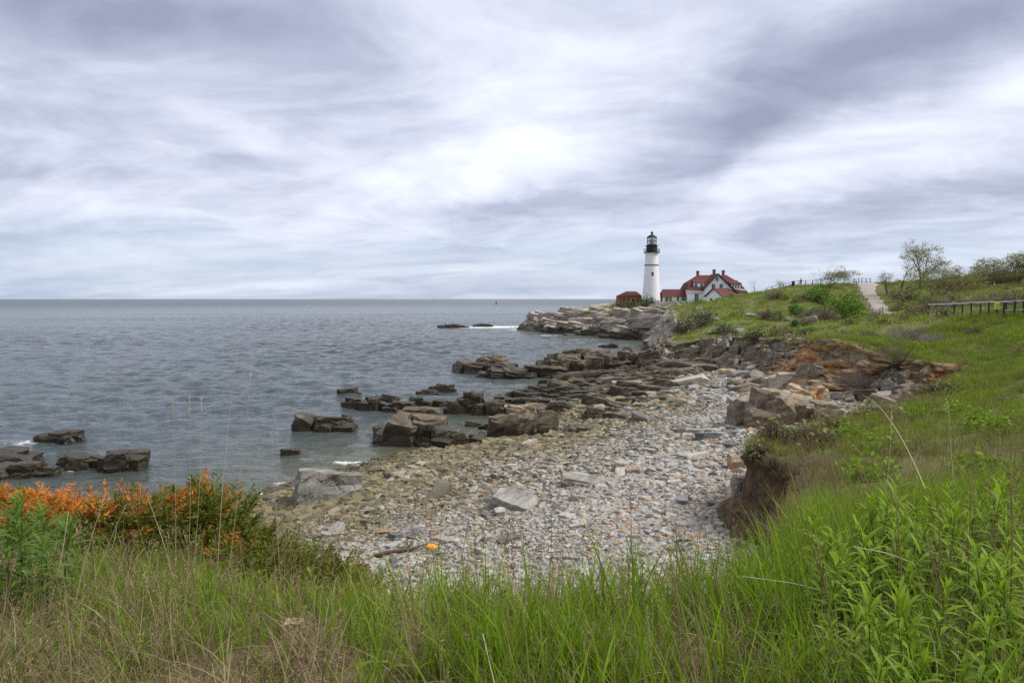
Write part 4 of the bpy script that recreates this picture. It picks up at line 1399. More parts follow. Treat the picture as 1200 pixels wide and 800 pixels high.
def window(parent, x, z, w, h, y, face='front', frame='green', shutters=False):
    f = MB()
    if face == 'front':
        f.box(x - w / 2, x + w / 2, y - .10, y + .05, z - h / 2, z + h / 2)
        o = f.build('window', M[frame], parent)
        p_ = MB()
        p_.box(x - w / 2 + .1, x + w / 2 - .1, y - .125, y - .103, z - h / 2 + .1, z + h / 2 - .1)
        p_.build('pane', M['pane'], o)
        MB().box(x - .04, x + .04, y - .15, y - .128, z - h / 2 + .1, z + h / 2 - .1).build('glazing_bar', M['white'], o)
    return o


# main block
MB().box(hx(806), hx(874), 0, 10, -1.5, hz(338.6)).build('wall', M['white'], house)
# main roof: hipped, broken into a steep lower and a flatter upper slope
zl, zr_, zm = hz(339.2), hz(344), hz(331.5)
rv = [(hx(804.8), -.5, zl), (hx(877), -.5, zr_), (hx(877), 10.5, zr_), (hx(804.8), 10.5, zl),
      (hx(808), 1.3, zm), (hx(868), 1.3, zm), (hx(868), 8.7, zm), (hx(808), 8.7, zm),
      (hx(821), 5, hz(322)), (hx(856), 5, hz(322))]
rf = [(0, 1, 5, 4), (1, 2, 6, 5), (2, 3, 7, 6), (3, 0, 4, 7), (4, 5, 9, 8), (5, 6, 9), (6, 7, 8, 9), (7, 4, 8), (3, 2, 1, 0)]
roof = MB().poly(rv, rf).build('roof', M['roof'], house)
for u, vt, y in ((821.6, 317.8, 5), (842, 316, 6), (852.2, 317, 5.2)):
    c = MB().box(hx(u) - .42, hx(u) + .42, y - .4, y + .4, hz(323.5), hz(vt)).build('chimney', M['brick'], roof)
    MB().box(hx(u) - .52, hx(u) + .52, y - .5, y + .5, hz(vt), hz(vt) + .25).build('cap', M['brick'], c)
# front gable
gx0, gxa, gx1 = hx(822.8), hx(838), hx(861)
MB().prism([(gx0 + .3, -1.5), (gx1 - .4, -1.5), (gx1 - .4, hz(343.4)), (gxa, hz(321.8)), (gx0 + .3, hz(338.2))], -2.0, 1).build('front_gable_wall', M['white'], house)


def slab(parent, name, a, b, y0, y1, t, m, trim=True):
    """a roof slope from a (ridge) to b (eave), pushed along y"""
    a, b = Vector((a[0], 0, a[1])), Vector((b[0], 0, b[1]))
    n = Vector((-(b - a).z, 0, (b - a).x)).normalized()
    if n.z < 0: n = -n
    pts = [(a.x, a.z), (b.x, b.z), (b.x + n.x * t, b.z + n.z * t), (a.x + n.x * t, a.z + n.z * t)]
    o = MB().prism(pts, y0, y1).build(name, m, parent)
    if trim:
        pts2 = [(a.x - n.x * .1, a.z - n.z * .1), (b.x - n.x * .1, b.z - n.z * .1), (b.x + n.x * (t + .05), b.z + n.z * (t + .05)), (a.x + n.x * (t + .05), a.z + n.z * (t + .05))]
        MB().prism(pts2, y0 - .14, y0 - .004).build('bargeboard', M['dark_trim'], o)
    return o


slab(house, 'gable_roof', (gxa, hz(321.6)), (hx(821.8), hz(339.4)), -2.6, 5, .28, M['roof'])
slab(house, 'gable_roof', (gxa, hz(321.6)), (hx(862), hz(344.4)), -2.6, 5, .28, M['roof'])
window(house, hx(837.8), hz(327.3), .75, 1.35, -2.0)
for u in (833.7, 842.7):
    window(house, hx(u), hz(335.2), 1.05, 1.3, -2.0)
window(house, hx(816.2), hz(348.8), 1.2, 2.7, 0)
window(house, hx(827), hz(350), .1, .1, 5)
MB().box(hx(806) - .1, hx(822), -.16, -.004, hz(343.6), hz(343)).build('belt_course', M['rail'], house)
# dormers
d1 = MB().box(hx(813), hx(825), .2, 4, hz(337.2), hz(331)).build('dormer', M['white'], house)
MB().poly([(hx(812.2), -.1, hz(330.6)), (hx(826), -.1, hz(330.6)), (hx(826), 3.4, hz(327.2)), (hx(812.2), 3.4, hz(327.2)), (hx(812.2), -.1, hz(331.3)), (hx(826), -.1, hz(331.3)), (hx(826), 3.4, hz(328)), (hx(812.2), 3.4, hz(328))],
          [(0, 1, 2, 3), (7, 6, 5, 4), (0, 4, 5, 1), (1, 5, 6, 2), (2, 6, 7, 3), (3, 7, 4, 0)]).build('dormer_roof', M['roof'], d1)
for u in (815.3, 822.2):
    window(d1, hx(u), hz(334.2), .85, 1.15, .2)
d2 = MB().box(hx(856.5), hx(867), -.2, 4, hz(339), hz(332.6)).build('dormer', M['white'], house)
MB().poly([(hx(855), -.6, hz(332.4)), (hx(868.5), -.6, hz(332.4)), (hx(866), 3.4, hz(328)), (hx(855), 3.4, hz(328)), (hx(855), -.6, hz(333.1)), (hx(868.5), -.6, hz(333.1)), (hx(866), 3.4, hz(328.8)), (hx(855), 3.4, hz(328.8))],
          [(0, 1, 2, 3), (7, 6, 5, 4), (0, 4, 5, 1), (1, 5, 6, 2), (2, 6, 7, 3), (3, 7, 4, 0)]).build('dormer_roof', M['roof'], d2)
for u in (858.6, 861.8, 864.9):
    window(d2, hx(u), hz(335.6), .5, 1.2, -.2, frame='dark_trim')
# low front wing, turned so that its gable faces the sea
wing = empty('front_wing')
wing.parent = house
wing.location = (hx(830), -6.6, 0)
wing.rotation_euler = (0, 0, R(38))
del_w = []
gw, gl_ = 3.15, 10.5
MB().poly([(0, -gw, -1.5), (0, gw, -1.5), (0, gw, 3.05), (0, 0, 5.5), (0, -gw, 3.05), (gl_, -gw, -1.5), (gl_, gw, -1.5), (gl_, gw, 3.05), (gl_, 0, 5.5), (gl_, -gw, 3.05)],
          [(0, 4, 3, 2, 1), (5, 6, 7, 8, 9), (0, 5, 9, 4), (1, 2, 7, 6), (3, 4, 9, 8), (2, 3, 8, 7)]).build('wing_wall', M['white'], wing)
for sg in (-1, 1):
    e = Vector((0, sg * (gw + .5), 3.05 - .39))
    n = Vector((0, sg * 2.45, gw)).normalized() * .22
    q = [(-.45, 0, 5.52), (-.45, e.y, e.z + .02), (gl_ + .4, e.y, e.z + .02), (gl_ + .4, 0, 5.52)]
    q2 = [(a, b + n.y, c + n.z) for a, b, c in q]
    MB().poly(q + q2, [(0, 1, 2, 3), (7, 6, 5, 4), (0, 4, 5, 1), (1, 5, 6, 2), (2, 6, 7, 3), (3, 7, 4, 0)]).build('wing_roof', M['roof'], wing)
    q = [(-.58, 0, 5.45), (-.58, e.y, e.z - .05), (-.455, e.y, e.z - .05), (-.455, 0, 5.45)]
    q2 = [(a, b + n.y * 1.3, c + n.z * 1.3) for a, b, c in q]
    MB().poly(q + q2, [(0, 1, 2, 3), (7, 6, 5, 4), (0, 4, 5, 1), (1, 5, 6, 2), (2, 6, 7, 3), (3, 7, 4, 0)]).build('bargeboard', M['dark_trim'], wing)
for yy in (-1.15, 1.15):
    MB().box(-.08, .05, yy - .45, yy + .45, 0.3, 2.2).build('wing_window', M['dark_trim'], wing)
MB().box(gl_ * .5 - .6, gl_ * .5 + .6, -gw - .08, -gw + .05, 1.2, 2.3).build('wing_window', M['dark_trim'], wing)
# covered way towards the tower
MB().box(hx(778), hx(805.6), 2, 6, -1.5, hz(347.2)).build('covered_way', M['white'], house)
MB().poly([(hx(776.8), 1.5, hz(347.6)), (hx(805.8), 1.5, hz(347.6)), (hx(805.8), 6.5, hz(347.6)), (hx(776.8), 6.5, hz(347.6)), (hx(779), 4, hz(338.8)), (hx(805.8), 4, hz(338.8))],
          [(0, 1, 5, 4), (2, 3, 4, 5), (1, 2, 5), (3, 0, 4), (3, 2, 1, 0)]).build('covered_way_roof', M['roof'], house)
for u in (783, 787.2, 796, 801.5, 804):
    window(house, hx(u), hz(350.2), .75, 1.35, 2)
MB().box(hx(768.6), hx(777.8), 2.3, 5.6, -1.5, hz(348)).build('entry', M['white'], house)
MB().poly([(hx(767.6), 1.9, hz(348.4)), (hx(778.2), 1.9, hz(348.4)), (hx(778.2), 6, hz(348.4)), (hx(767.6), 6, hz(348.4)), (hx(771), 4, hz(342.6)), (hx(778.2), 4, hz(342.6))],
          [(0, 1, 5, 4), (2, 3, 4, 5), (1, 2, 5), (3, 0, 4), (3, 2, 1, 0)]).build('entry_roof', M['roof'], house)
window(house, hx(772), hz(351.5), .8, .7, 2.3)
MB().box(hx(776), hx(777.6), 2.2, 2.35, hz(356), hz(348.8)).build('door', M['dark_trim'], house)

# ---- brick oil house left of the tower
ob = at(738.5, 355.2, Y=TY + 2)
oh = tag(empty('brick_house', ob), 'small red brick house with dark red hipped roof left of the lighthouse', 'house')
om = (TY + 2) / 800
MB().box(-13.4 * om, 13.4 * om, 0, 6, -1, 8.4 * om).build('wall', M['brick'], oh)
MB().poly([(-13.9 * om, -.3, 8.3 * om), (13.9 * om, -.3, 8.3 * om), (13.9 * om, 6.3, 8.3 * om), (-13.9 * om, 6.3, 8.3 * om), (-3 * om, 3, 14 * om), (9 * om, 3, 14 * om)],
          [(0, 1, 5, 4), (2, 3, 4, 5), (1, 2, 5), (3, 0, 4), (3, 2, 1, 0)]).build('roof', M['roof'], oh)
for x in (-7, 3.2):
    w = MB().box(x * om - .62, x * om + .62, -.12, .05, 1.6 * om, 6.2 * om).build('window', M['grey_stone'], oh)
    MB().box(x * om - .45, x * om + .45, -.15, -.123, 2.0 * om, 5.8 * om).build('pane', M['pane'], w)
MB().box(8 * om, 10.4 * om, -.1, .04, 0, 5.8 * om).build('door', M['dark_trim'], oh)
MB().box(-13.6 * om, 13.6 * om, -.2, 6.2, -1.0, .6 * om).build('foundation', M['grey_stone'], oh)

# ================================================================== FENCES, SIGN, PERSON, BUOY


def rail_fence(name, pts, h, label, posts=None, rails=(1.0,), rail_r=.05, post_r=.06, mesh_panel=None, pm_='darkwood', rm_='rail', lean=0.0):
    """posts standing on the ground along pts; rails at shares of the height"""
    p0 = Vector((*pts[0], zat(*pts[0])))
    f = tag(empty(name, p0), label, 'fence')
    tops = []
    for (x, y) in pts:
        z = zat(x, y)
        q = Vector((x, y, z)) - p0
        t = q + Vector((random.gauss(0, .03), random.gauss(0, .03), h * random.uniform(.97, 1.03)))
        MB().tube([q - Vector((0, 0, .3)), t], post_r, 6).build('post', M[pm_], f)
        tops.append((q, t))
    for r_ in rails:
        MB().tube([q.lerp(t, r_) for q, t in tops], rail_r, 5).build('rail', M[rm_], f)
    if mesh_panel:
        w = MB()
        for i in range(len(tops) - 1):
            (a0, a1), (b0, b1) = tops[i], tops[i + 1]
            for k in range(1, 6):
                w.tube([a0.lerp(a1, k / 6), b0.lerp(b1, k / 6)], .008, 3)
            n_ = 9
            for k in range(1, n_):
                w.tube([a0.lerp(b0, k / n_), a1.lerp(b1, k / n_)], .008, 3)
        w.build('wire_mesh', M['wood'], f)
    return f




def stand(u, vtop, h, y0, y1):
    """where a post of height h stands so that its top is seen at (u, vtop)"""
    Ys = np.linspace(y0, y1, 400)
    Q = np.array([at(u, vtop, Y=y) for y in Ys])
    e = np.abs(land(Q[:, :2])[:, 4] + h - Q[:, 2])
    return tuple(Q[np.argmin(e)][:2])


fp = [stand(u, v, 1.25, 46, 82) for u, v in zip(np.linspace(1088, 1210, 13), np.linspace(357, 352.5, 13))]
rail_fence('rail_fence', fp, 1.25, 'long fence of dark posts with grey top rail below the bushes', rails=(1.0,), rail_r=.07, post_r=.075, mesh_panel=True)
# the stout corner where it turns
gy = stand(1189, 353, 1.35, 42, 60)[1]
cp = [stand(u, v, 1.35, gy - 2.2, gy + 2.2) for u, v in ((1177, 353.5), (1189, 353), (1202, 352))]
rail_fence('gate_fence', cp, 1.35, 'short dark fence with stout posts and low bar at the right edge', rails=(1.0, .42), rail_r=.045, post_r=.10)
sx, sy = stand(1165, 352.5, 1.42, 44, 72)
sy -= .25
szg = zat(sx, sy)
sg_ = tag(empty('warning_sign', (sx, sy, szg)), 'small yellow green sign on the grey railed fence', 'sign')
M['sign'] = mat('yellow sign', (0.62, 0.66, 0.10), 0.6)
M['sign_text'] = mat('sign ink', (0.05, 0.05, 0.03), 0.7)
MB().box(-.22, .22, -.16, -.13, .66, 1.38).build('board', M['sign'], sg_)
MB().box(-.05, .05, -.125, -.05, -.3, 1.3).build('post', M['darkwood'], sg_)
for k in range(4):
    MB().box(-.15, .15 - .05 * (k % 2), -.165, -.1605, .80 + k * .13, .84 + k * .13).build('line_of_text', M['sign_text'], sg_)
# fence with posts down the left side of the path
pts = []
for j in range(2, len(PATH) - 16, 3):
    T_ = PATH[j + 1] - PATH[j - 1]
    T_ /= np.linalg.norm(T_)
    pts.append(tuple(PATH[j] + np.array([-T_[1], T_[0]]) * (pw[j] / 2 + .35)))
rail_fence('path_fence', pts, 1.15, 'post and rail fence down the left edge of the gravel path', rails=(1.0, .5), rail_r=.05, post_r=.08, pm_='wood', rm_='wood')
# the fence along the skyline left of the path
pts = [at(u, 338, Y=Y)[:2] for u, Y in ((898, 152), (905, 150), (918, 149), (928, 147), (936, 146), (944, 145), (952, 145), (962, 145))]
rail_fence('skyline_fence', pts, 1.15, 'wooden rail fence along the skyline beside the standing person', rails=(1.0, .5), rail_r=.06, post_r=.08)
pts = [at(u, 333, Y=Y)[:2] for u, Y in ((1000, 157), (1006, 157), (1010, 157), (1015, 158), (1020, 158))]
rail_fence('crest_fence', pts, 1.5, 'short wooden fence at the top of the gravel path', rails=(1.0, .55), rail_r=.06, post_r=.09, pm_='wood', rm_='wood')

# ---- the person on the skyline
pp_ = at(938.5, 335, Y=143)
pz = zat(pp_[0], pp_[1])


def person(x, y, z):
    J = [(0, 0, .98), (0, .01, 1.15), (0, .02, 1.36), (0, .01, 1.47), (0, 0, 1.54), (0, -.01, 1.63), (0, -.015, 1.72),
         (.10, 0, .90), (.11, -.02, .50), (.12, .02, .08), (.13, -.13, .04), (-.10, 0, .90), (-.12, .03, .50), (-.13, .06, .08), (-.14, -.09, .04),
         (.18, .01, 1.40), (.25, .03, 1.12), (.20, -.12, .96), (.17, -.18, .92), (-.18, .01, 1.40), (-.26, .03, 1.12), (-.20, -.12, .96), (-.17, -.18, .92), (0, -.09, 1.62)]
    Rd = [.155, .15, .165, .07, .055, .095, .085, .10, .068, .05, .04, .10, .068, .05, .04, .075, .055, .042, .04, .075, .055, .042, .04, .03]
    E = [(0, 1), (1, 2), (2, 3), (3, 4), (4, 5), (5, 6), (0, 7), (7, 8), (8, 9), (9, 10), (0, 11), (11, 12), (12, 13), (13, 14), (2, 15), (15, 16), (16, 17), (17, 18), (2, 19), (19, 20), (20, 21), (21, 22), (5, 23)]
    me = bpy.data.meshes.new('person')
    me.from_pydata(J, E, [])
    o = link('person', me, loc=(x, y, z), rot=(0, 0, .5))
    md = o.modifiers.new('skin', 'SKIN')
    for i, r_ in enumerate(Rd):
        me.skin_vertices[0].data[i].radius = (r_, r_ * .85)
    me.skin_vertices[0].data[0].use_root = True
    o.modifiers.new('sub', 'SUBSURF').levels = 2
    o.modifiers['sub'].render_levels = 2
    m = bpy.data.materials.new('skin and clothes')
    m.use_nodes = True
    N = Nodes(m.node_tree)
    oc = N.sep(N.new('ShaderNodeTexCoord').outputs['Object'])[2]
    c = N.ramp(N.math('DIVIDE', oc, 1.8), [(0, (.03, .025, .02)), (.06, (.045, .05, .07)), (.52, (.03, .04, .085)), (.825, (.45, .28, .2))], 'CONSTANT')
    m.node_tree.links.new(c, m.node_tree.nodes['Principled BSDF'].inputs['Base Color'])
    me.materials.append(m)
    V, F = ICO[2]
    hv = V * np.array([.105, .115, .10]) + np.array([0, .015, 1.70])
    link('hair', mesh_np('hair', hv, F, M['darkwood'], True), o)
    return o


tag(person(pp_[0], pp_[1], pz), 'person in dark clothes standing on the skyline behind the rail fence', 'person')
bp = at(929.5, 336, Y=145)
bn = tag(empty('litter_bin', (bp[0], bp[1], zat(bp[0], bp[1]))), 'dark round bin on the skyline left of the standing person', 'bin')
MB().lathe([(.28, -.1), (.33, .95), (.36, .98), (.36, 1.05), (.30, 1.06)], 16).build('body', M['darkwood'], bn)
MB().lathe([(.36, 1.07), (.30, 1.18), (.12, 1.25)], 16).build('lid', M['black'], bn)
# pole by the tree on the skyline
pl = at(989.5, 333, Y=146)
po = tag(empty('pole', (pl[0], pl[1], zat(pl[0], pl[1]))), 'thin dark pole standing beside the dark tree at the top of the path', 'pole')
MB().tube([(0, 0, -.3), (0, 0, 3.6)], [.08, .06], 6).build('shaft', M['darkwood'], po)
MB().lathe([(.09, 3.6), (.10, 3.66), (.02, 3.75)], 8).build('cap', M['darkwood'], po)
# ---- channel buoy far out
by = at(581.5, 356.5, z=0)
bo = tag(empty('buoy', (by[0], by[1], 0)), 'tiny dark channel buoy far out near the horizon', 'buoy')
k = by[1] / 800
MB().lathe([(1.1 * k, -.5), (1.2 * k, .6 * k), (.9 * k, .9 * k)], 16).build('float', M['dark_trim'], bo)
MB().lathe([(.75 * k, .9 * k), (.35 * k, 3.6 * k), (.5 * k, 3.7 * k), (.1 * k, 4.4 * k)], 10).build('mast', M['dark_trim'], bo)

# ---- things washed up on the beach


def ground_hit(u, v, y0=6, y1=60):
    Ys = np.linspace(y0, y1, 500)
    Q = np.array([at(u, v, Y=y) for y in Ys])
    h = land(Q[:, :2])[:, 0]
    return Q[np.argmax(Q[:, 2] < h)]


p = ground_hit(470, 650, 10)
M['drift'] = mat('driftwood', (0.10, 0.062, 0.04), 0.9)
df = tag(empty('driftwood', (p[0], p[1], p[2]), R(28)), 'dark brown driftwood branch lying on the pebbles beside a yellow scrap', 'driftwood')
MB().tube([(-.9, 0, .12), (-.3, .05, .16), (.3, -.03, .15), (.95, .04, .22)], [.07, .06, .05, .025], 7).build('branch', M['drift'], df, True)
MB().tube([(.2, 0, .15), (.45, .2, .30), (.6, .35, .35)], [.035, .025, .012], 6).build('twig', M['drift'], df, True)
p = ground_hit(506, 645, 10)
M['yellow'] = mat('yellow plastic', (0.75, 0.33, 0.02), 0.5)
V, F = ICO[3]
yf = V * np.array([.20, .15, .11]) * (1 + .12 * fbm(V * 2, 2, 4))[:, None]
tag(link('float', mesh_np('float', yf, F, M['yellow']), loc=(p[0], p[1], p[2] + .13), rot=(0.2, .1, .4)), 'small bright yellow scrap lying on the pebbles', 'float')


# ================================================================== VEGETATION
print('vegetation...')


def leaf_mat(name, stops, trans=0.35, rough=0.6, attr=None, var=0.35):
    """thin leaves: part of the light passes through; colour differs from blade to blade and clump to clump"""
    m = bpy.data.materials.new(name)
    m.use_nodes = True
    t = m.node_tree
    N = Nodes(t)
    b = t.nodes['Principled BSDF']
    r = N.attr('tint')
    oi = N.new('ShaderNodeObjectInfo').outputs['Random']
    pn = N.noise(N.pos(), 0.35, 3, 0.6)
    f = N.math('ADD', N.math('MULTIPLY', r, 0.62), N.math('ADD', N.math('MULTIPLY', oi, 0.20), N.math('MULTIPLY', N.math('SUBTRACT', pn, 0.5), 0.9 * var)), clamp=True)
    col = N.ramp(f, stops)
    t.links.new(col, b.inputs['Base Color'])
    b.inputs['Roughness'].default_value = rough
    b.inputs['Specular IOR Level'].default_value = 0.25
    tr = N.new('ShaderNodeBsdfTranslucent', {'Color': N.mix(0.5, col, N.scalev(col, (1.25, 1.3, 0.7)))})
    mx = N.new('ShaderNodeMixShader', {0: trans, 1: b.outputs[0], 2: tr.outputs[0]})
    t.links.new(mx.outputs[0], t.nodes['Material Output'].inputs[0])
    return m


M['grass'] = leaf_mat('grass blades', [(0.0, (0.26, 0.21, 0.08)), (0.06, (0.15, 0.18, 0.03)), (0.3, (0.125, 0.20, 0.012)), (0.6, (0.18, 0.285, 0.014)), (1.0, (0.28, 0.375, 0.035))], 0.45)
M['midgrass'] = leaf_mat('meadow grass', [(0.0, (0.21, 0.16, 0.075)), (0.14, (0.16, 0.165, 0.045)), (0.36, (0.135, 0.18, 0.020)), (0.62, (0.21, 0.31, 0.018)), (1.0, (0.32, 0.41, 0.035))], 0.35, var=0.9)
M['straw'] = leaf_mat('dead straw', [(0.0, (0.10, 0.072, 0.038)), (0.4, (0.20, 0.15, 0.08)), (0.75, (0.32, 0.26, 0.155)), (1.0, (0.45, 0.39, 0.27))], 0.2, 0.8)
M['dry'] = leaf_mat('dry stems', [(0.0, (0.12, 0.078, 0.042)), (0.5, (0.215, 0.155, 0.082)), (1.0, (0.36, 0.285, 0.165))], 0.1, 0.85)
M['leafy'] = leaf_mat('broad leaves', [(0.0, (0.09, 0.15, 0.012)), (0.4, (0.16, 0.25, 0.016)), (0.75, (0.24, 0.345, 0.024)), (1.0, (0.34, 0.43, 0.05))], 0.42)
M['leafy_cool'] = leaf_mat('broad cool leaves', [(0.0, (0.065, 0.115, 0.02)), (0.5, (0.115, 0.19, 0.028)), (1.0, (0.19, 0.28, 0.05))], 0.4)
M['juniper'] = leaf_mat('juniper green', [(0.0, (0.05, 0.066, 0.010)), (0.45, (0.115, 0.135, 0.016)), (0.8, (0.18, 0.19, 0.025)), (1.0, (0.26, 0.24, 0.04))], 0.2, 0.7, var=.2)
M['juniper_dead'] = leaf_mat('juniper orange', [(0.0, (0.28, 0.09, 0.02)), (0.5, (0.54, 0.20, 0.028)), (1.0, (0.68, 0.34, 0.07))], 0.25, 0.7, var=.2)
M['bark'] = mat('grey bark', (0.105, 0.09, 0.075), 0.95, 0.1)
M['twig'] = leaf_mat('brown twigs', [(0.0, (0.065, 0.042, 0.036)), (0.5, (0.135, 0.098, 0.082)), (1.0, (0.22, 0.175, 0.15))], 0.0, 0.9, var=.3)
M['greytwig'] = leaf_mat('grey twigs', [(0.0, (0.13, 0.105, 0.10)), (0.5, (0.23, 0.20, 0.19)), (1.0, (0.33, 0.30, 0.29))], 0.0, 0.9, var=.3)
M['bush'] = leaf_mat('bright bush', [(0.0, (0.055, 0.12, 0.012)), (0.5, (0.11, 0.22, 0.018)), (1.0, (0.20, 0.33, 0.035))], 0.35, var=.3)
M['darkbush'] = leaf_mat('dark bush', [(0.0, (0.035, 0.055, 0.018)), (0.5, (0.065, 0.085, 0.027)), (1.0, (0.12, 0.13, 0.045))], 0.2, var=.4)
M['treeleaf'] = leaf_mat('young tree leaves', [(0.0, (0.09, 0.10, 0.03)), (0.5, (0.20, 0.20, 0.065)), (1.0, (0.36, 0.34, 0.16))], 0.35, var=.3)


def blades(n, radius, h, w, bend, seed, segs=4, lay=0.15):
    """n curved tapering blades rising from a small disc"""
    g = np.random.default_rng(seed)
    r = radius * np.sqrt(g.random(n))
    a = g.uniform(0, 6.283, n)
    bx, by = r * np.cos(a), r * np.sin(a)
    H = g.uniform(h[0], h[1], n)
    az = g.uniform(0, 6.283, n)
    th0 = np.abs(g.normal(0, lay, n))
    th1 = th0 + np.abs(g.normal(bend, bend * 0.5, n))
    fa = az + g.normal(math.pi / 2, 0.7, n)
    Wd = w * g.uniform(0.6, 1.25, n)
    tint = g.random(n)
    V, F, T = [], [], []
    x, y, z = bx.copy(), by.copy(), np.zeros(n)
    rows = []
    for s in range(segs + 1):
        t = s / segs
        ww = Wd * (1 - t ** 1.7) * (0.75 + 0.5 * min(t * 2, 1)) * 0.5 + (0.0006 if s == segs else 0)
        cx, cy = np.cos(fa) * ww, np.sin(fa) * ww
        rows.append(np.stack([np.column_stack([x - cx, y - cy, z]), np.column_stack([x + cx, y + cy, z])], 1))
        th = th0 + (th1 - th0) * (t + .5 / segs)
        st = H / segs
        x = x + np.sin(th) * np.cos(az) * st
        y = y + np.sin(th) * np.sin(az) * st
        z = z + np.cos(th) * st
    A = np.stack(rows, 1)                       # n, segs+1, 2, 3
    V = A.reshape(-1, 3)
    i = np.arange(n * (segs + 1) * 2).reshape(n, segs + 1, 2)
    F = np.stack([i[:, :-1, 0], i[:, :-1, 1], i[:, 1:, 1], i[:, 1:, 0]], -1).reshape(-1, 4)
    return V, F, np.repeat(tint, (segs + 1) * 2)


def blade_me(name, m, *a, **k):
    V, F, T = blades(*a, **k)
    return mesh_np(name, V, F, m, True, {'tint': T})


C_near = hidden_collection('near_grass', [blade_me('g', M['grass'], 13, .10, (.22, .62), .0085, .55, 500 + q, segs=6) for q in range(5)]
                           + [blade_me('g', M['grass'], 8, .12, (.18, .50), .014, 1.25, 506 + q, segs=7, lay=.3) for q in range(2)] + [blade_me('g', M['grass'], 16, .10, (.2, .45), .006, .95, 509, segs=6, lay=.35)])


def seed_clump(seed):
    """a few wiry stems with loose seed heads"""
    g = np.random.default_rng(seed)
    V, F, T = blades(4, .06, (.45, .8), .0042, .22, seed, segs=5, lay=.10)
    V, F, T = [V], [F], [T]
    nb = len(V[0])
    tips = V[0].reshape(4, 6, 2, 3).mean(2)
    for b_ in range(4):
        d = tips[b_, 5] - tips[b_, 4]
        d /= np.linalg.norm(d)
        C = tips[b_, 5] - d * g.uniform(0, .13, 26)[:, None] + g.normal(0, .006, (26, 3))
        dd = d * .8 + g.normal(0, .45, (26, 3))
        dd /= np.linalg.norm(dd, axis=1)[:, None]
        s = np.cross(dd, g.normal(size=(26, 3)))
        s /= np.linalg.norm(s, axis=1)[:, None]
        q = np.stack([C, C + dd * .010 + s * .003, C + dd * .022, C + dd * .010 - s * .003], 1).reshape(-1, 3)
        V.append(q); F.append(np.arange(104).reshape(26, 4) + nb); T.append(np.repeat(g.random(26), 4)); nb += 104
    return mesh_np('seed', np.vstack(V), np.vstack(F), M['dry'], True, {'tint': np.concatenate(T)})


C_seed = hidden_collection('seed_grass', [seed_clump(640 + q) for q in range(6)])
C_straw = hidden_collection('straw', [blade_me('s', M['straw'], 26, .16, (.18, .46), .0055, .9, 520 + q, segs=5, lay=.85) for q in range(6)])
C_dry = hidden_collection('dry_stems', [blade_me('d', M['dry'], 7, .14, (.30, .75), .0045, .25, 540 + q, segs=4, lay=.18) for q in range(6)])
C_mid = hidden_collection('meadow_tuft', [blade_me('m', M['midgrass'], 30, .30, (.18, .46), .017, .6, 560 + q, segs=3) for q in range(8)])
C_middry = hidden_collection('dry_tuft', [blade_me('m', M['straw'] if q % 2 else M['dry'], 22, .28, (.22, .62), .011, .45, 580 + q, segs=3, lay=.3) for q in range(6)])
C_far = hidden_collection('far_tuft', [blade_me('f', M['midgrass'], 26, .75, (.15, .50), .07, .8, 600 + q, segs=2, lay=.3) for q in range(8)])
C_fardry = hidden_collection('far_dry_tuft', [blade_me('f', M['twig'] if q % 2 else M['straw'], 24, .75, (.2, .55), .05, .6, 620 + q, segs=2, lay=.3) for q in range(6)])


def sow(n, y0, y1, seed, dens, spread=0.86, pad=0.8, power=1.0):
    g = np.random.default_rng(seed)
    y = y0 + (y1 - y0) * g.random(n) ** power
    # even over the ground: wider strips get more
    x = g.uniform(-1, 1, n) * (spread * y1 + pad)
    ok = np.abs(x) < spread * y + pad
    P = np.column_stack([x[ok], y[ok]])
    Lq = land(P)
    k = g.random(len(P)) < dens(P, Lq)
    P, Lq = P[k], Lq[k]
    z = np.where((Lq[:, 1] > -0.05 * Lq[:, 5]) & (Lq[:, 6] < .5), Lq[:, 4], Lq[:, 0])
    return np.column_stack([P, z]), Lq, g


pathd = lambda P: poly_dist(P, PATH)[0]


def rts(g, n, lo, hi, tilt=.10):
    s = g.uniform(lo, hi, n)
    return np.column_stack([g.normal(0, tilt, n), g.normal(0, tilt, n), g.uniform(0, 6.283, n)]), np.column_stack([s, s, s * g.uniform(.8, 1.2, n)])


def wet_left(P):
    """the trodden, strawy corner at the left of the bluff"""
    return sstep(-P[:, 0] / np.maximum(P[:, 1], .5), 0.33, 0.66)


def d_near(P, Lq):
    e = sstep(Lq[:, 1], -0.9, -0.2)
    f = 0.62 + 0.75 * fbm(P * 1.3, 3, 201)
    return e * np.clip(f, 0.06, 1) * (1 - 0.15 * wet_left(P)) * (np.hypot(P[:, 0], P[:, 1]) > 1.25)


P, Lq, g = sow(26000, 1.1, 9.5, 1, d_near, 0.95, .6)
r_, s_ = rts(g, len(P), .6, 1.2, .13)
lowl = 1 - 0.38 * sstep(-P[:, 0] / np.maximum(P[:, 1], .5), .12, .30)
s_ *= lowl[:, None]
s_[:, 2] *= (1 + 0.25 * fbm(P[:, :2] * .8, 2, 9)) * np.interp(P[:, 1], [1.5, 3.2, 6], [.82, .82, .95])
print('near grass', len(P))
scatter('grass', P, r_, s_, 8, C_near, 'long green grass along the rim of the bluff', 'grass')


def d_straw(P, Lq):
    return sstep(Lq[:, 1], -1.2, -0.1) * np.clip(0.42 + 0.65 * fbm(P * 0.9 + 9, 3, 203) + 0.12 * wet_left(P) + .35 * sstep(P[:, 1], 4.2, 2.6), 0.05, 1) * (np.hypot(P[:, 0], P[:, 1]) > 1.1)


P, Lq, g = sow(9500, 1.0, 9.5, 2, d_straw, 0.95, .6)
r_, s_ = rts(g, len(P), .6, 1.2, .2)
print('straw', len(P))
scatter('dead_grass', P, r_, s_, 6, C_straw, 'matted dead straw under the green grass', 'grass')


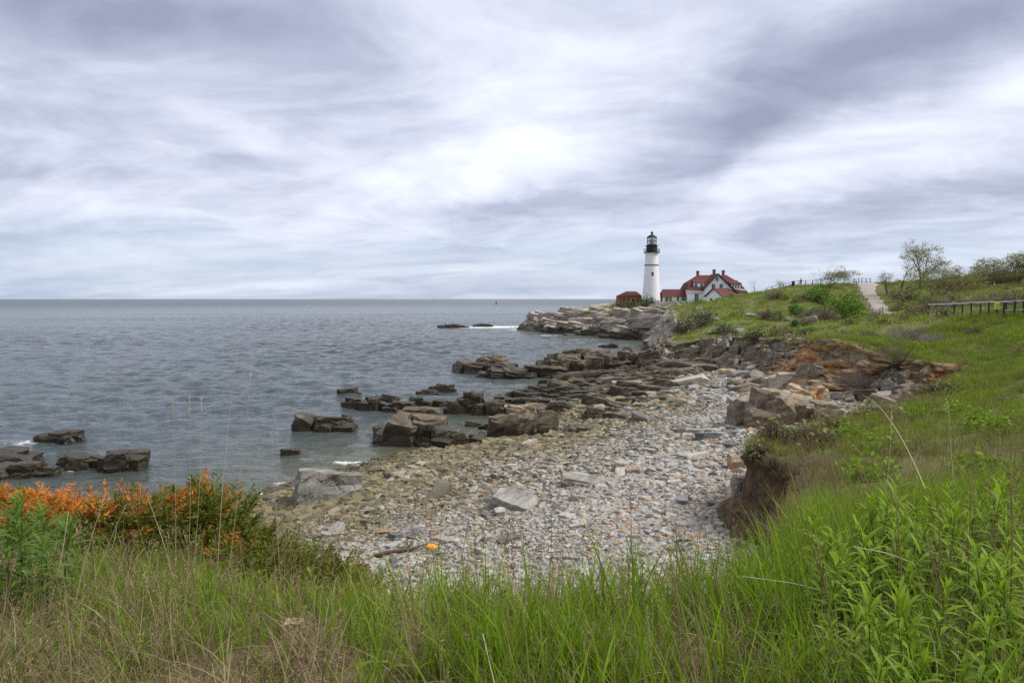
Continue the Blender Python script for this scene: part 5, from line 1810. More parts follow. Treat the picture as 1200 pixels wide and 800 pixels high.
def d_dry(P, Lq):
    return sstep(Lq[:, 1], -0.8, 0.1) * np.clip(0.16 + 0.7 * fbm(P * 0.5 + 3, 3, 205) + 0.62 * sstep(P[:, 0] / np.maximum(P[:, 1], 1), .36, .50) * sstep(P[:, 1], 4, 7.5), 0.03, 1) * (np.hypot(P[:, 0], P[:, 1]) > 1.6)


P, Lq, g = sow(9500, 1.5, 24, 3, d_dry, 0.88, .6)
r_, s_ = rts(g, len(P), .7, 1.3, .1)
print('dry', len(P))
scatter('dry_grass', P, r_, s_, 6, C_dry, 'thin brown dry stems standing among the grass', 'grass')

P, Lq, g = sow(1500, 1.7, 9, 31, lambda P, Lq: sstep(Lq[:, 1], -.8, 0) * np.clip(.35 + .8 * fbm(P * .8 + 5, 2, 231), .03, 1) * (np.hypot(P[:, 0], P[:, 1]) > 1.9), .9, .6)
r_, s_ = rts(g, len(P), .6, 1.05, .1)
scatter('seeding_grass', P, r_, s_, 6, C_seed, 'wiry grass with brown seed heads among the green blades', 'grass')
# scrub and roots hanging on the soil bank
g = np.random.default_rng(55)
FV = FACE[0]
FV = FV[g.integers(0, len(FV), 1500)]
r_, s_ = rts(g, len(FV), .35, .9, .5)
scatter('bank_scrub', FV, r_, s_, 6, C_middry, 'dry brown grass and scrub hanging on the soil bank', 'grass')

green_at = [(31, 62, 12, 14), (24, 33, 9, 8), (42, 55, 14, 12), (30, 36, 10, 8), (20, 24, 6, 6)]


def greenness(P):
    f = 0.66 + 0.62 * fbm(P * 0.09, 4, 211) + 0.35 * fbm(P * 0.6, 2, 215)
    for (x, y, rx, ry) in green_at:
        f = f + 0.42 * np.exp(-((P[:, 0] - x) / rx) ** 2 - ((P[:, 1] - y) / ry) ** 2)
    # the drier slope above the soil bank
    f = f - 0.40 * np.exp(-((P[:, 0] - 10.5) / 4) ** 2 - ((P[:, 1] - 17) / 7) ** 2)
    return np.clip(f, 0, 1)


def d_mid(P, Lq):
    return sstep(Lq[:, 1], -0.35, 0.15) * (0.18 + 0.82 * greenness(P)) * (pathd(P) > 2.4)


P, Lq, g = sow(42000, 7.5, 66, 4, d_mid, 0.80, 1.0, 0.72)
r_, s_ = rts(g, len(P), .65, 1.2, .15)
s_ *= np.interp(P[:, 1], [8, 30, 66], [.8, 1.0, 1.35])[:, None]
print('mid', len(P))
scatter('meadow_grass', P, r_, s_, 8, C_mid, 'green meadow grass on the slope above the cove', 'grass')


def d_mdry(P, Lq):
    return sstep(Lq[:, 1], -0.7, 0.1) * (0.08 + 0.75 * (1 - greenness(P)) ** 1.3 + 0.5 * np.exp(-(Lq[:, 1] / 0.8) ** 2)) * (pathd(P) > 2.3)


P, Lq, g = sow(20000, 7.5, 66, 5, d_mdry, 0.80, 1.0, 0.72)
r_, s_ = rts(g, len(P), .6, 1.15, .2)
s_ *= np.interp(P[:, 1], [8, 30, 66], [.8, 1.0, 1.3])[:, None]
print('middry', len(P))
scatter('dry_meadow_grass', P, r_, s_, 6, C_middry, 'brown dry grass mixed into the slope and along the cliff edge', 'grass')


def rocktop(P, Lq):
    return 1 - sstep(Lq[:, 3], 1.6, 1.95) * (1 - sstep(Lq[:, 1] + 9 * fbm(P * 0.06, 4, 41), 9, 18)) * (P[:, 1] > 150)


def d_far(P, Lq):
    return sstep(Lq[:, 1], -0.6, 0.6) * (0.2 + 0.8 * greenness(P)) * rocktop(P, Lq) * (pathd(P) > 2.9)


P, Lq, g = sow(90000, 62, 250, 6, d_far, 0.80, 1.0, 0.8)
r_, s_ = rts(g, len(P), .6, 1.25, .2)
print('far', len(P))
scatter('hill_grass', P, r_, s_, 8, C_far, 'grass covering the hill in front of the lighthouse', 'grass')


def d_fdry(P, Lq):
    return sstep(Lq[:, 1], -1.5, 0.4) * (0.06 + 0.8 * (1 - greenness(P)) + 0.6 * np.exp(-(Lq[:, 1] / 1.5) ** 2)) * rocktop(P, Lq) * (pathd(P) > 2.9)


P, Lq, g = sow(36000, 62, 250, 7, d_fdry, 0.80, 1.0, 0.8)
r_, s_ = rts(g, len(P), .6, 1.3, .2)
print('fardry', len(P))
scatter('dry_hill_grass', P, r_, s_, 6, C_fardry, 'brown heath and dry grass on the hill and cliff edge', 'grass')


# ------------------------------------------------------------------ junipers on the rim
def spray(seed, L=0.30):
    """one flat feathery juniper spray pointing along +x and curving up; returns quads"""
    g = np.random.default_rng(seed)
    V, F, T = [], [], []
    nseg = 13

    def diamond(p, d, l, w):
        d = d / np.linalg.norm(d)
        s = np.cross(d, g.normal(size=3))
        s /= np.linalg.norm(s) + 1e-9
        b = len(V)
        V.extend([p, p + d * l * .45 + s * w, p + d * l, p + d * l * .45 - s * w])
        F.append([b, b + 1, b + 2, b + 3])
        T.extend([g.random()] * 4)
    for k in range(nseg):
        t = k / (nseg - 1)
        p = np.array([L * t, 0, L * 0.35 * t * t])
        ln = L * 0.42 * (1 - t) ** 0.7 + 0.025
        d0 = np.array([1, 0, .7 * t])
        diamond(p - d0 * 0.01, d0, L / nseg * 2.0, .006)
        for sgn in (-1, 1):
            d = np.array([0.75 + g.normal(0, .15), sgn * (0.7 + g.normal(0, .15)), 0.28 + g.normal(0, .2)])
            m = max(2, int(ln / 0.035))
            q = p.copy()
            for j in range(m):
                diamond(q, d + g.normal(0, .28, 3), ln / m * 1.8, .0062)
                q = q + d / np.linalg.norm(d) * ln / m
    return np.array(V), np.array(F), np.array(T)


SPR = [spray(700 + q, .24 + .03 * (q % 4)) for q in range(8)]


def juniper(name, label, lobes, dead, seed, n=620):
    """lobes: centres and half sizes of its spreading masses in plan, with height; dead: function giving the share of dead sprays at a point"""
    g = np.random.default_rng(seed)
    c0 = lobes[0]
    root = tag(empty(name, (c0[0], c0[1], zat(c0[0], c0[1]))), label, 'shrub', 'junipers on the rim of the bluff')
    base = np.array(root.location)
    VA, FA, TA, VB, FB, TB = [], [], [], [], [], []
    na = nb = 0
    br = MB()
    tot_ = sum(l[2] * l[3] for l in lobes)
    for (cx, cy, rx, ry, hh) in lobes:
        m = int(n * rx * ry / tot_)
        for k in range(m):
            a = g.uniform(0, 6.283)
            r = math.sqrt(g.random())
            x, y = cx + rx * r * math.cos(a), cy + ry * r * math.sin(a)
            env = (1 - r ** 2.2)
            bump = .75 + .5 * fbm(np.array([[x * 1.6, y * 1.6]]), 2, seed)[0]
            gz_ = zat_fast(x, y)
            z = gz_ + 0.10 + hh * env * bump * g.uniform(.35, 1.0) ** .6
            V, F, T = SPR[g.integers(8)]
            s = g.uniform(.7, 1.35)
            yaw = math.atan2(y - cy, x - cx) * .65 + g.normal(0, .7) + (0.25)
            pitch = g.normal(0.32, .25)
            ro = np.array(Euler((g.normal(0, .4), -pitch, yaw)).to_matrix())
            Q = (V * s) @ ro.T + np.array([x, y, z]) - base
            if g.random() < dead(x, y, z - gz_, hh):
                VB.append(Q); FB.append(F + nb); TB.append(T); nb += len(V)
            else:
                VA.append(Q); FA.append(F + na); TA.append(T * .75 + .25 * g.random()); na += len(V)
            if k % 9 == 0:
                p0 = np.array([cx, cy, zat_fast(cx, cy)]) - base
                p1 = np.array([x, y, z]) - base
                md = (p0 + p1) / 2 + np.array([0, 0, -.05])
                br.tube([p0, md, p1], [.018, .012, .005], 4)
    if VA:
        link('green_foliage', mesh_np('foliage', np.vstack(VA), np.vstack(FA), M['juniper'], True, {'tint': np.concatenate(TA)}), root)
    if VB:
        o = link('dead_foliage', mesh_np('dead_foliage', np.vstack(VB), np.vstack(FB), M['juniper_dead'], True, {'tint': np.concatenate(TB)}), root)
        o['label'] = 'orange dead sprays'
    br.build('branches', M['bark'], root)
    return root


# heights near the bluff, sampled once
_gx, _gy = np.meshgrid(np.linspace(-14, 6, 161), np.linspace(0, 16, 129))
_gz = land(np.column_stack([_gx.ravel(), _gy.ravel()]))[:, 0].reshape(_gx.shape)


def zat_fast(x, y):
    i = int(np.clip((x + 14) / 20 * 160, 0, 159))
    j = int(np.clip(y / 16 * 128, 0, 127))
    return float(_gz[j, i])


juniper('juniper', 'spreading juniper with rusty orange dead tips, at the left edge of the bluff', [(-5.4, 8.3, 1.6, .9, .62), (-4.25, 8.1, 1.0, .8, .78), (-6.9, 8.6, 1.2, .9, .52)],
        lambda x, y, h, hh: .30 + .50 * (h > .40 * hh) - .12 * (x > -3.9), 801, 1350)
juniper('juniper', 'mostly green juniper rising right of the orange one, a few dead tips', [(-3.25, 7.6, .75, .75, .98), (-2.7, 7.5, .6, .6, .62), (-3.9, 7.2, .9, .6, .55)],
        lambda x, y, h, hh: .06 + .26 * (h > .78 * hh) + .12 * (x < -3.6) * (h > .4 * hh), 802, 1150)
juniper('juniper', 'low green juniper creeping right towards the pebble beach', [(-2.3, 7.0, .8, .75, .80), (-1.75, 6.7, .62, .6, .68), (-1.85, 7.4, .7, .6, .8), (-1.45, 6.5, .4, .45, .5)],
        lambda x, y, h, hh: .05 + .16 * (h > .6 * hh) * (y > 7.3), 803, 900)


# ------------------------------------------------------------------ leafy plants
def leaf_strip(g, p, d, l, w, V, F, T, tint, droop=0.5):
    d = d / np.linalg.norm(d)
    up = np.array([0, 0, 1.0])
    s = np.cross(d, up)
    s /= np.linalg.norm(s) + 1e-9
    n = 5
    q = p.copy()
    b = len(V)
    for k in range(n + 1):
        t = k / n
        ww = w * (math.sin(math.pi * min(t * 0.86 + 0.10, 1)) ** 0.9) * .5 if k < n else 0.0006
        nrm = np.cross(s, d)
        V.extend([q - s * ww + nrm * ww * .35, q, q + s * ww + nrm * ww * .35])
        T.extend([tint] * 3)
        d = d + np.array([0, 0, -droop / n])
        d /= np.linalg.norm(d)
        q = q + d * l / n
    for k in range(n):
        for j in (0, 1):
            a = b + k * 3 + j
            F.append([a, a + 1, a + 4, a + 3])


def leafy_plant(name, h, nl, ll, lw, seed, m, lean=.1):
    g = np.random.default_rng(seed)
    root = empty(name, (0, 0, 0))
    pts, a0 = [], g.uniform(0, 6.28)
    lx, ly = g.normal(0, lean, 2)
    for k in range(7):
        t = k / 6
        pts.append((lx * h * t * t, ly * h * t * t, h * t))
    MB().tube(pts, list(np.linspace(.0055, .0018, 7)), 5).build('stem', m, root, True)
    V, F, T = [], [], []
    for k in range(nl):
        t = 0.16 + 0.84 * (k / (nl - 1)) ** 0.85
        p = np.array([lx * h * t * t, ly * h * t * t, h * t])
        a = a0 + k * 2.4 + g.normal(0, .25)
        el = np.interp(t, [.15, .6, 1.0], [.30, .65, 1.25]) + g.normal(0, .15)
        d = np.array([math.cos(a) * math.cos(el), math.sin(a) * math.cos(el), math.sin(el)])
        sz = np.interp(t, [.15, .5, .85, 1], [.75, 1.0, .85, .5]) * g.uniform(.8, 1.15)
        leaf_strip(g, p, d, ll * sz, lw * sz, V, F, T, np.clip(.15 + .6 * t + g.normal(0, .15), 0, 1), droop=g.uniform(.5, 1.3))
    link('foliage', mesh_np('foliage', np.array(V), np.array(F), m, True, {'tint': np.array(T)}), root)
    return root


def plant_set(protos, spots, zfun, label, group):
    used = set()
    g = np.random.default_rng(len(label))
    for (x, y, s) in spots:
        k = int(g.integers(len(protos)))
        o = protos[k] if k not in used else copy_tree(protos[k])
        used.add(k)
        tag(o, label, 'plant', group)
        o.location = (x, y, zfun(x, y) - .02)
        o.rotation_euler = (g.normal(0, .07), g.normal(0, .07), g.uniform(0, 6.28))
        o.scale = (s, s, s * g.uniform(.9, 1.1))
    for k, o in enumerate(protos):
        if k not in used:
            for c in list(o.children): bpy.data.objects.remove(c)
            bpy.data.objects.remove(o)


g = np.random.default_rng(900)
spots = []
while len(spots) < 112:
    y = g.uniform(1.75, 4.6)
    u = g.uniform(955, 1235)
    x = (u - 600) / 800 * y
    lim = np.interp(u, [955, 1010, 1080, 1235], [.12, .6, 1, 1])
    if g.random() > lim: continue
    spots.append((x, y, g.uniform(.58, .95) * np.interp(y, [1.8, 3, 4.6], [.85, 1, 1.05])))
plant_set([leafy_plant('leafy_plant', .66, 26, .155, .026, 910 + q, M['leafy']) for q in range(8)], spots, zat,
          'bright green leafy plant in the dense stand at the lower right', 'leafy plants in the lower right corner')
spots = []
while len(spots) < 16:
    y = g.uniform(4.3, 5.6)
    u = g.uniform(-30, 75)
    spots.append(((u - 600) / 800 * y, y, g.uniform(.8, 1.25)))
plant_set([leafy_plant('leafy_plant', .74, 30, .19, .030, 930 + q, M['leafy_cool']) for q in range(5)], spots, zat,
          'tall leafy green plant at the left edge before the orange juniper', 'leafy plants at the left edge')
spots = []
for (u, y) in [(82, 3.9), (195, 3.5), (200, 4.1), (110, 4.6), (235, 4.4), (160, 4.8), (150, 3.2), (300, 4.9), (365, 4.4)]:
    spots.append(((u - 600) / 800 * y, y, g.uniform(.5, .8)))
plant_set([leafy_plant('leafy_plant', .42, 15, .12, .028, 950 + q, M['leafy']) for q in range(4)], spots, zat,
          'small leafy sprout in the strawy grass of the lower left', 'leafy sprouts in the lower left grass')


# ------------------------------------------------------------------ tall dry stalks, each on its own
def stalk(label, u0, v0, u1, v1, Y, th=.004, head=0, m='straw', bend=.06, group=None):
    """a stalk from its foot on the ground at (u0, depth Y) to the tip seen at (u1, v1)"""
    a = at(u0, v0, Y=Y)
    foot = np.array([a[0], a[1], zat(a[0], a[1])])
    tip = at(u1, v1, Y=Y + .15)
    mid = (foot + tip) / 2 + np.array([random.uniform(-1, 1) * bend, 0, 0])
    root = tag(empty('dry_stalk', foot), label, 'stalk', group)
    P_ = [(1 - t) ** 2 * foot + 2 * t * (1 - t) * mid + t * t * tip - foot for t in np.linspace(0, 1, 9)]
    MB().tube(P_, list(np.linspace(th, th * .35, 9)), 5).build('stem', M['stalk_' + m], root, True)
    if head:
        hd = MB()
        gg = np.random.default_rng(int(u1 * 7 + v1))
        d = (P_[-1] - P_[-3]) / np.linalg.norm(P_[-1] - P_[-3])
        for k in range(head):
            q = P_[-1] - d * (k / head) * .16
            e = q + d * .02 + gg.normal(0, .008, 3)
            hd.tube([q, (q + e) / 2, e], [.0012, .0030, .0006], 4)
        hd.build('seed_head', M['stalk_' + m], root)


M['stalk_straw'] = mat('straw stalk', (0.40, 0.32, 0.21), 0.8, .2)
M['stalk_brown'] = mat('brown stalk', (0.17, 0.095, 0.06), 0.85, .2)
M['stalk_pale'] = mat('pale stalk', (0.50, 0.44, 0.33), 0.8, .2)
SK = [
    ('very tall thin straw stalk standing before the sea, tallest of its group', 252, 660, 279, 402, 5.2, .0032, 8, 'straw'),
    ('tall thin straw stalk leaning right before the sea', 262, 660, 295, 424, 5.3, .0026, 8, 'straw'),
    ('thin stalk with a seed head over the water, right one of three', 222, 655, 236, 466, 5.4, .0022, 10, 'straw'),
    ('thin stalk with a seed head over the water, middle one of three', 218, 655, 222, 464, 5.5, .0022, 10, 'straw'),
    ('thin stalk with a seed head over the water, left one of three', 204, 655, 202, 466, 5.5, .0022, 10, 'straw'),
    ('faint thin stalk over the water right of the tallest stalk', 330, 670, 318, 505, 5.4, .002, 6, 'straw'),
    ('grey dead stem leaning right in front of the orange juniper', 82, 700, 125, 575, 4.4, .0036, 0, 'straw'),
    ('pale dead stem crossing the green juniper to the left', 208, 640, 173, 583, 4.8, .0032, 0, 'straw'),
    ('dead stem leaning far right in front of the juniper', 92, 690, 148, 590, 4.5, .003, 0, 'straw'),
    ('dead stem beside the left leafy plants', 50, 690, 80, 600, 4.4, .005, 0, 'straw'),
    ('long green grass stalk over the middle of the beach, tallest one', 636, 760, 644, 565, 3.9, .0034, 12, 'brown'),
    ('grass stalk over the beach left of the tallest middle stalk', 622, 760, 612, 612, 3.9, .003, 9, 'brown'),
    ('grass stalk standing over the beach left of centre', 565, 760, 556, 618, 4.0, .003, 9, 'brown'),
    ('grass stalk standing over the beach right of centre', 728, 760, 738, 570, 3.8, .003, 9, 'brown'),
    ('thin dark stalk over the right part of the pebbles', 788, 770, 792, 610, 3.8, .0028, 8, 'brown'),
    ('thin dark stalk over the pebbles near the soil bank', 815, 760, 828, 578, 3.9, .0028, 8, 'brown'),
    ('tall brown stalk bending left over the soil bank', 986, 790, 905, 470, 3.4, .0042, 0, 'brown'),
    ('thick brown stalk at the right among leafy plants, farthest left of the thick ones', 1000, 800, 955, 620, 2.9, .005, 0, 'brown'),
    ('thick brown upright stalk in the middle of the leafy plants', 1052, 800, 1048, 575, 2.7, .005, 0, 'brown'),
    ('thick brown stalk right of the middle of the leafy plants', 1090, 800, 1100, 590, 2.8, .0055, 0, 'brown'),
    ('thick brown stalk bent over near the right edge', 1142, 800, 1140, 560, 2.8, .005, 0, 'brown'),
    ('tall dark stalk near the right edge above the leafy plants', 1176, 800, 1184, 545, 2.7, .005, 0, 'brown'),
    ('slender straw stalk above the right slope', 1020, 700, 1045, 480, 4.4, .0032, 6, 'straw'),
    ('slender straw stalk above the right slope, near the edge of the photo', 1120, 700, 1110, 470, 4.4, .0032, 6, 'straw'),
    ('pale straw stalk leaning on the bottom edge, right of centre', 612, 815, 566, 742, 2.4, .0042, 0, 'pale'),
]
for s in SK: stalk(*s)
# long pale fallen stem lying across the right slope
a = at(1010, 462, Y=6.2)
b = at(1092, 548, Y=5.2)
ro = tag(empty('fallen_stalk', b), 'long pale bent stem arching across the grass slope at the right', 'stalk')
MB().tube([tuple(np.array([.03, 0, -.35]) * (1 - t) ** 2 + (a - b) * t + np.array([.02, 0, .16]) * 4 * t * (1 - t) * .5) for t in np.linspace(0, 1, 12)], list(np.linspace(.004, .0015, 12)), 5).build('stem', M['stalk_pale'], ro, True)
for (lab, ua, va, ub, vb_, Y) in [('reddish dead stem lying across the grass, lower right of centre', 870, 675, 985, 697, 3.3), ('pale broken stem lying over the leafy plants at the right', 1000, 640, 1080, 663, 3.0)]:
    a, b = at(ua, va, Y=Y), at(ub, vb_, Y=Y + .1)
    ro = tag(empty('fallen_stalk', (a + b) / 2), lab, 'stalk')
    c = (a + b) / 2
    MB().tube([tuple(a - c), (0, 0, .015), tuple(b - c)], [.0022, .002, .0012], 5).build('stem', M['stalk_pale'], ro, True)


# ------------------------------------------------------------------ shrubs and trees of the hill
def tubes_np(segs, n=4):
    """segs: list of (p, q, r0, r1) -> prism tubes"""
    A = np.array([s[0] for s in segs], float)
    B = np.array([s[1] for s in segs], float)
    r0 = np.array([s[2] for s in segs])
    r1 = np.array([s[3] for s in segs])
    D = B - A
    D /= np.linalg.norm(D, axis=1)[:, None] + 1e-9
    ref = np.where(np.abs(D[:, 2:3]) < .9, [[0, 0, 1.0]], [[1.0, 0, 0]])
    S1 = np.cross(D, ref)
    S1 /= np.linalg.norm(S1, axis=1)[:, None] + 1e-9
    S2 = np.cross(D, S1)
    rows = []
    for k in range(n):
        a = 2 * math.pi * k / n
        o = S1 * math.cos(a) + S2 * math.sin(a)
        rows.append(A + o * r0[:, None])
    for k in range(n):
        a = 2 * math.pi * k / n
        o = S1 * math.cos(a) + S2 * math.sin(a)
        rows.append(B + o * r1[:, None])
    V = np.stack(rows, 1)
    i = np.arange(len(segs) * 2 * n).reshape(len(segs), 2 * n)
    F = np.concatenate([np.stack([i[:, k], i[:, (k + 1) % n], i[:, n + (k + 1) % n], i[:, n + k]], -1) for k in range(n)])
    return V.reshape(-1, 3), F


def leaf_quads(g, C, size, flat=.5):
    n = len(C)
    d = g.normal(size=(n, 3))
    d[:, 2] = d[:, 2] * flat + .2
    d /= np.linalg.norm(d, axis=1)[:, None]
    s = np.cross(d, g.normal(size=(n, 3)))
    s /= np.linalg.norm(s, axis=1)[:, None] + 1e-9
    l = size * g.uniform(.6, 1.3, n)[:, None]
    V = np.stack([C, C + d * l * .5 + s * l * .32, C + d * l, C + d * l * .5 - s * l * .32], 1).reshape(-1, 3)
    F = np.arange(n * 4).reshape(n, 4)
    return V, F, np.repeat(g.random(n), 4)


def tree_skeleton(g, h, spread, depth, wind, trunks=1):
    segs, tips = [], []

    def grow(p, d, l, r, k):
        n = 3
        for j in range(n):
            d = d + g.normal(0, .16, 3) + np.array([wind * .05, 0, .02])
            d /= np.linalg.norm(d)
            q = p + d * l / n
            segs.append((p, q, r, r * .86))
            r *= .86
            p = q
            if k <= depth - 2 and j < n - 1 and g.random() < .55:
                side = d + g.normal(0, .75, 3)
                grow(p, side / np.linalg.norm(side), l * .6, r * .55, k + 1)
        if k >= depth:
            tips.append(p)
            return
        for b_ in range(2 + (g.random() < .5)):
            nd = d + g.normal(0, .55, 3) * np.array([spread, spread, .55]) + np.array([wind * .15, 0, .10])
            grow(p, nd / np.linalg.norm(nd), l * g.uniform(.62, .85), r * .68, k + 1)
    for t in range(trunks):
        d = np.array([g.normal(0, .25) + wind * .2, g.normal(0, .25), 1.0])
        grow(np.zeros(3), d / np.linalg.norm(d), h * .34, h * .020, 0)
    return segs, np.array(tips)


def tree(name, label, u, v, Y, h, wpx, seed, leaf='treeleaf', per=9, size=.20, spread=1.0, depth=4, wind=0.0, trunks=1, thick=1.0, group=None, ball=.33, cat='tree'):
    g = np.random.default_rng(seed)
    p = at(u, v, Y=Y)
    h = at(u, v - h, Y=Y)[2] - (zat(p[0], p[1]) - .05)
    segs, tips = tree_skeleton(g, h, spread, depth, wind, trunks)
    top = max(tips[:, 2].max(), .1)
    wid = max(np.ptp(tips[:, 0]), .1)
    sc = np.array([wpx / 800 * Y / wid, 0, (h - ball * .8) / top])
    sc[1] = sc[0]
    segs = [(a * sc, b * sc, r0 * thick, r1 * thick) for a, b, r0, r1 in segs]
    tips = tips * sc
    root = tag(empty(name, (p[0], p[1], zat(p[0], p[1]) - .05)), label, cat, group)
    V, F = tubes_np(segs, 5)
    link('trunk', mesh_np('trunk', V, F, M['bark']), root)
    if per:
        C = np.repeat(tips, per, 0) + g.normal(0, ball, (len(tips) * per, 3)) * np.array([1, 1, .7])
        V, F, T = leaf_quads(g, C, size)
        link('crown', mesh_np('crown', V, F, M[leaf], True, {'tint': T}), root)
    return root


tree('hill_tree', 'tallest tree on the skyline at the right, open crown in two lobes', 1078, 329, 128, 50, 52, 1001, per=16, wind=.5, trunks=2, spread=1.15, thick=1.2, group='trees on the skyline')
tree('hill_tree', 'smaller leaning tree touching the tallest skyline tree on its left', 1055, 330, 127, 38, 34, 1012, per=17, wind=-.5, spread=1.1, thick=1.1, group='trees on the skyline')
tree('hill_tree', 'broad low tree with forked dark trunk in front of the skyline, above the railed fence', 1100, 345, 112, 36, 66, 1005, leaf='treeleaf', per=18, spread=1.6, trunks=3, thick=1.3, group='trees on the skyline')
tree('hill_tree', 'thin bushy tree on the skyline between the broad tree and the right edge', 1157, 333, 116, 31, 42, 1006, per=13, spread=1.1, trunks=4, group='trees on the skyline')
tree('hill_tree', 'leafy tree on the skyline cut off by the right edge', 1193, 334, 108, 40, 48, 1017, per=14, spread=1.1, trunks=3, group='trees on the skyline')
tree('hill_tree', 'dark windswept bushy tree at the top of the hill, left of the gravel path', 970, 337, 140, 26, 50, 1008, per=11, wind=.9, spread=1.5, trunks=3, thick=1.0, group='trees on the skyline')
tree('hill_shrub', 'small shrub on the skyline between the house and the standing person', 914, 339, 148, 11, 9, 1009, per=5, trunks=2, depth=3, cat='shrub')
tree('dead_tree', 'small bare dead tree on the skyline right of the white house', 885, 348, 150, 22, 12, 1010, per=0, wind=.8, trunks=1, depth=3, thick=1.6)
tree('hill_shrub', 'small leafy shrub left of the tallest skyline tree, beside the path', 1040, 334, 132, 16, 16, 1011, per=7, trunks=3, depth=3, cat='shrub')


def twig_bush(name, label, u, v, Y, w, h, seed, m='twig', n=130, leaves=0, leaf='bush', group=None, r=.016):
    g = np.random.default_rng(seed)
    p = at(u, v, Y=Y)
    root = tag(empty(name, (p[0], p[1], zat(p[0], p[1]) - .05)), label, 'shrub', group)
    segs, tips = [], []
    for k in range(n):
        a = g.uniform(0, 6.283)
        el = math.asin(g.uniform(.12, 1))
        d = np.array([math.cos(a) * math.cos(el) * w * .5, math.sin(a) * math.cos(el) * w * .5, math.sin(el) * h]) * g.uniform(.75, 1.05)
        b0 = np.array([d[0], d[1], 0]) * .25 * g.random()
        m1 = b0 + (d - b0) * .5 + g.normal(0, .04 * w, 3) + np.array([0, 0, .06 * h])
        segs += [(b0, m1, r * 1.3, r), (m1, d, r, r * .4)]
        for j in range(3):
            q = m1 + (d - m1) * g.random()
            e = q + (d - b0) * .22 + g.normal(0, .07 * w, 3)
            segs.append((q, e, r * .6, r * .3))
            tips.append(e)
        tips.append(d)
    V, F = tubes_np(segs, 3)
    link('twigs', mesh_np('twigs', V, F, M[m], True, {'tint': np.repeat(g.random(len(segs)), 6)}), root)
    if leaves:
        tips = np.array(tips)
        C = tips[g.integers(0, len(tips), leaves)] + g.normal(0, .06 * w, (leaves, 3))
        C[:, 2] = np.abs(C[:, 2])
        V, F, T = leaf_quads(g, C, .055 * w + .08)
        link('foliage', mesh_np('foliage', V, F, M[leaf], True, {'tint': T}), root)
    return root


HB = [  # label, u, v base, Y, width px, height px, kind
    ('round brown leafless bush left of the bright green bush on the hill', 966, 375, 100, 30, 18, 'b'),
    ('largest bright green bush, beside the gravel path', 989, 370, 104, 40, 26, 'g'),
    ('bright green bush uphill of the largest one, close to the path', 994, 356, 116, 22, 13, 'g'),
    ('small bright green bush in the middle of the hill', 933, 362, 112, 15, 12, 'g'),
    ('green bush below the dark windswept tree', 958, 353, 124, 26, 14, 'g'),
    ('small bright green bush low on the left of the hill', 911, 371, 102, 10, 9, 'g'),
    ('brown bush left of the small bright green bush, low on the hill', 898, 376, 100, 20, 13, 'b'),
    ('brown bush between the round brown bush and the small green bush', 944, 370, 104, 22, 13, 'b'),
    ('brown bush high on the left shoulder of the hill', 908, 354, 128, 22, 9, 'b'),
    ('grey twiggy thicket at the cliff edge below the foot of the path', 1062, 402, 61, 48, 20, 't'),
    ('grey twiggy thicket right of the one below the path', 1092, 404, 58, 40, 14, 't'),
    ('brown twiggy bush hanging over the orange scree', 1018, 396, 64, 30, 13, 'b'),
    ('dark brown bush on the edge above the orange scree, left', 992, 398, 66, 24, 9, 'b'),
    ('brown bush in the bright grass right of the grey thicket', 1142, 394, 60, 20, 9, 'b'),
    ('rusty brown thicket behind the left end of the railed fence', 1092, 372, 84, 36, 14, 'b'),
    ('brown thicket behind the middle of the railed fence', 1112, 366, 82, 44, 16, 'b'),
    ('brown thicket behind the right part of the railed fence', 1158, 360, 78, 50, 18, 'b'),
    ('brown thicket behind the yellow sign at the right edge', 1192, 352, 72, 44, 20, 'b'),
    ('olive bush on the slope right of the gravel path, lower one', 1058, 358, 112, 30, 12, 'o'),
    ('olive bush on the slope right of the gravel path, upper one', 1062, 344, 122, 34, 10, 'o'),
    ('olive bush on the slope under the broad forked tree', 1108, 350, 106, 36, 14, 'o'),
    ('olive bush on the slope under the thin skyline tree', 1146, 344, 104, 40, 12, 'o'),
    ('brown bush along the skyline under the right hand trees', 1128, 334, 118, 44, 10, 'b'),
    ('brown bush on the skyline at the right edge', 1180, 334, 112, 44, 12, 'b'),
    ('dark green shrub in front of the brick house', 733, 363, 214, 26, 9, 'd'),
    ('dark green shrub at the foot of the lighthouse', 760, 361, 216, 28, 9, 'd'),
    ('dark green shrub between lighthouse and white house', 782, 361, 214, 18, 7, 'd'),
    ('yellow green shrub below the covered way of the white house', 794, 361, 206, 26, 7, 'y'),
    ('dark olive shrub below the white house', 814, 362, 196, 24, 6, 'd'),
    ('yellow green shrub below the low front wing', 845, 364, 184, 24, 7, 'y'),
    ('brown heath bush spilling over the cliff corner', 800, 388, 101, 22, 16, 'h'),
    ('brown heath bush on the slope right of the cliff corner', 822, 384, 102, 28, 16, 'h'),
    ('brown heath bush above the middle of the dark cliff', 850, 394, 88, 26, 12, 'h'),
    ('brown heath bush above the dark cliff, right part', 884, 398, 80, 24, 10, 'h'),
    ('small dark upright shrub alone in the grass above the cliff', 931, 387, 84, 8, 10, 'd'),
    ('brown scrub on the nose of the soil bank', 908, 517, 24.5, 46, 24, 's'),
    ('brown scrub hanging down the front of the soil bank', 890, 548, 22.3, 34, 20, 's'),
    ('dry scrub on the soil bank right of its nose', 950, 520, 23.5, 60, 24, 's'),
    ('olive scrub at the back edge of the soil bank', 975, 503, 29.5, 44, 11, 's'),
    ('brown scrub along the inner edge of the near slope', 1035, 489, 34, 60, 9, 's'),
    ('brown scrub hanging at the end of the notch', 1105, 462, 42, 50, 12, 's'),
    ('brown tangle of stems down the face of the notch, left', 1010, 470, 50.2, 44, 34, 't2'),
    ('brown tangle of stems down the face of the notch, right', 1048, 455, 50.4, 50, 28, 't2'),
]
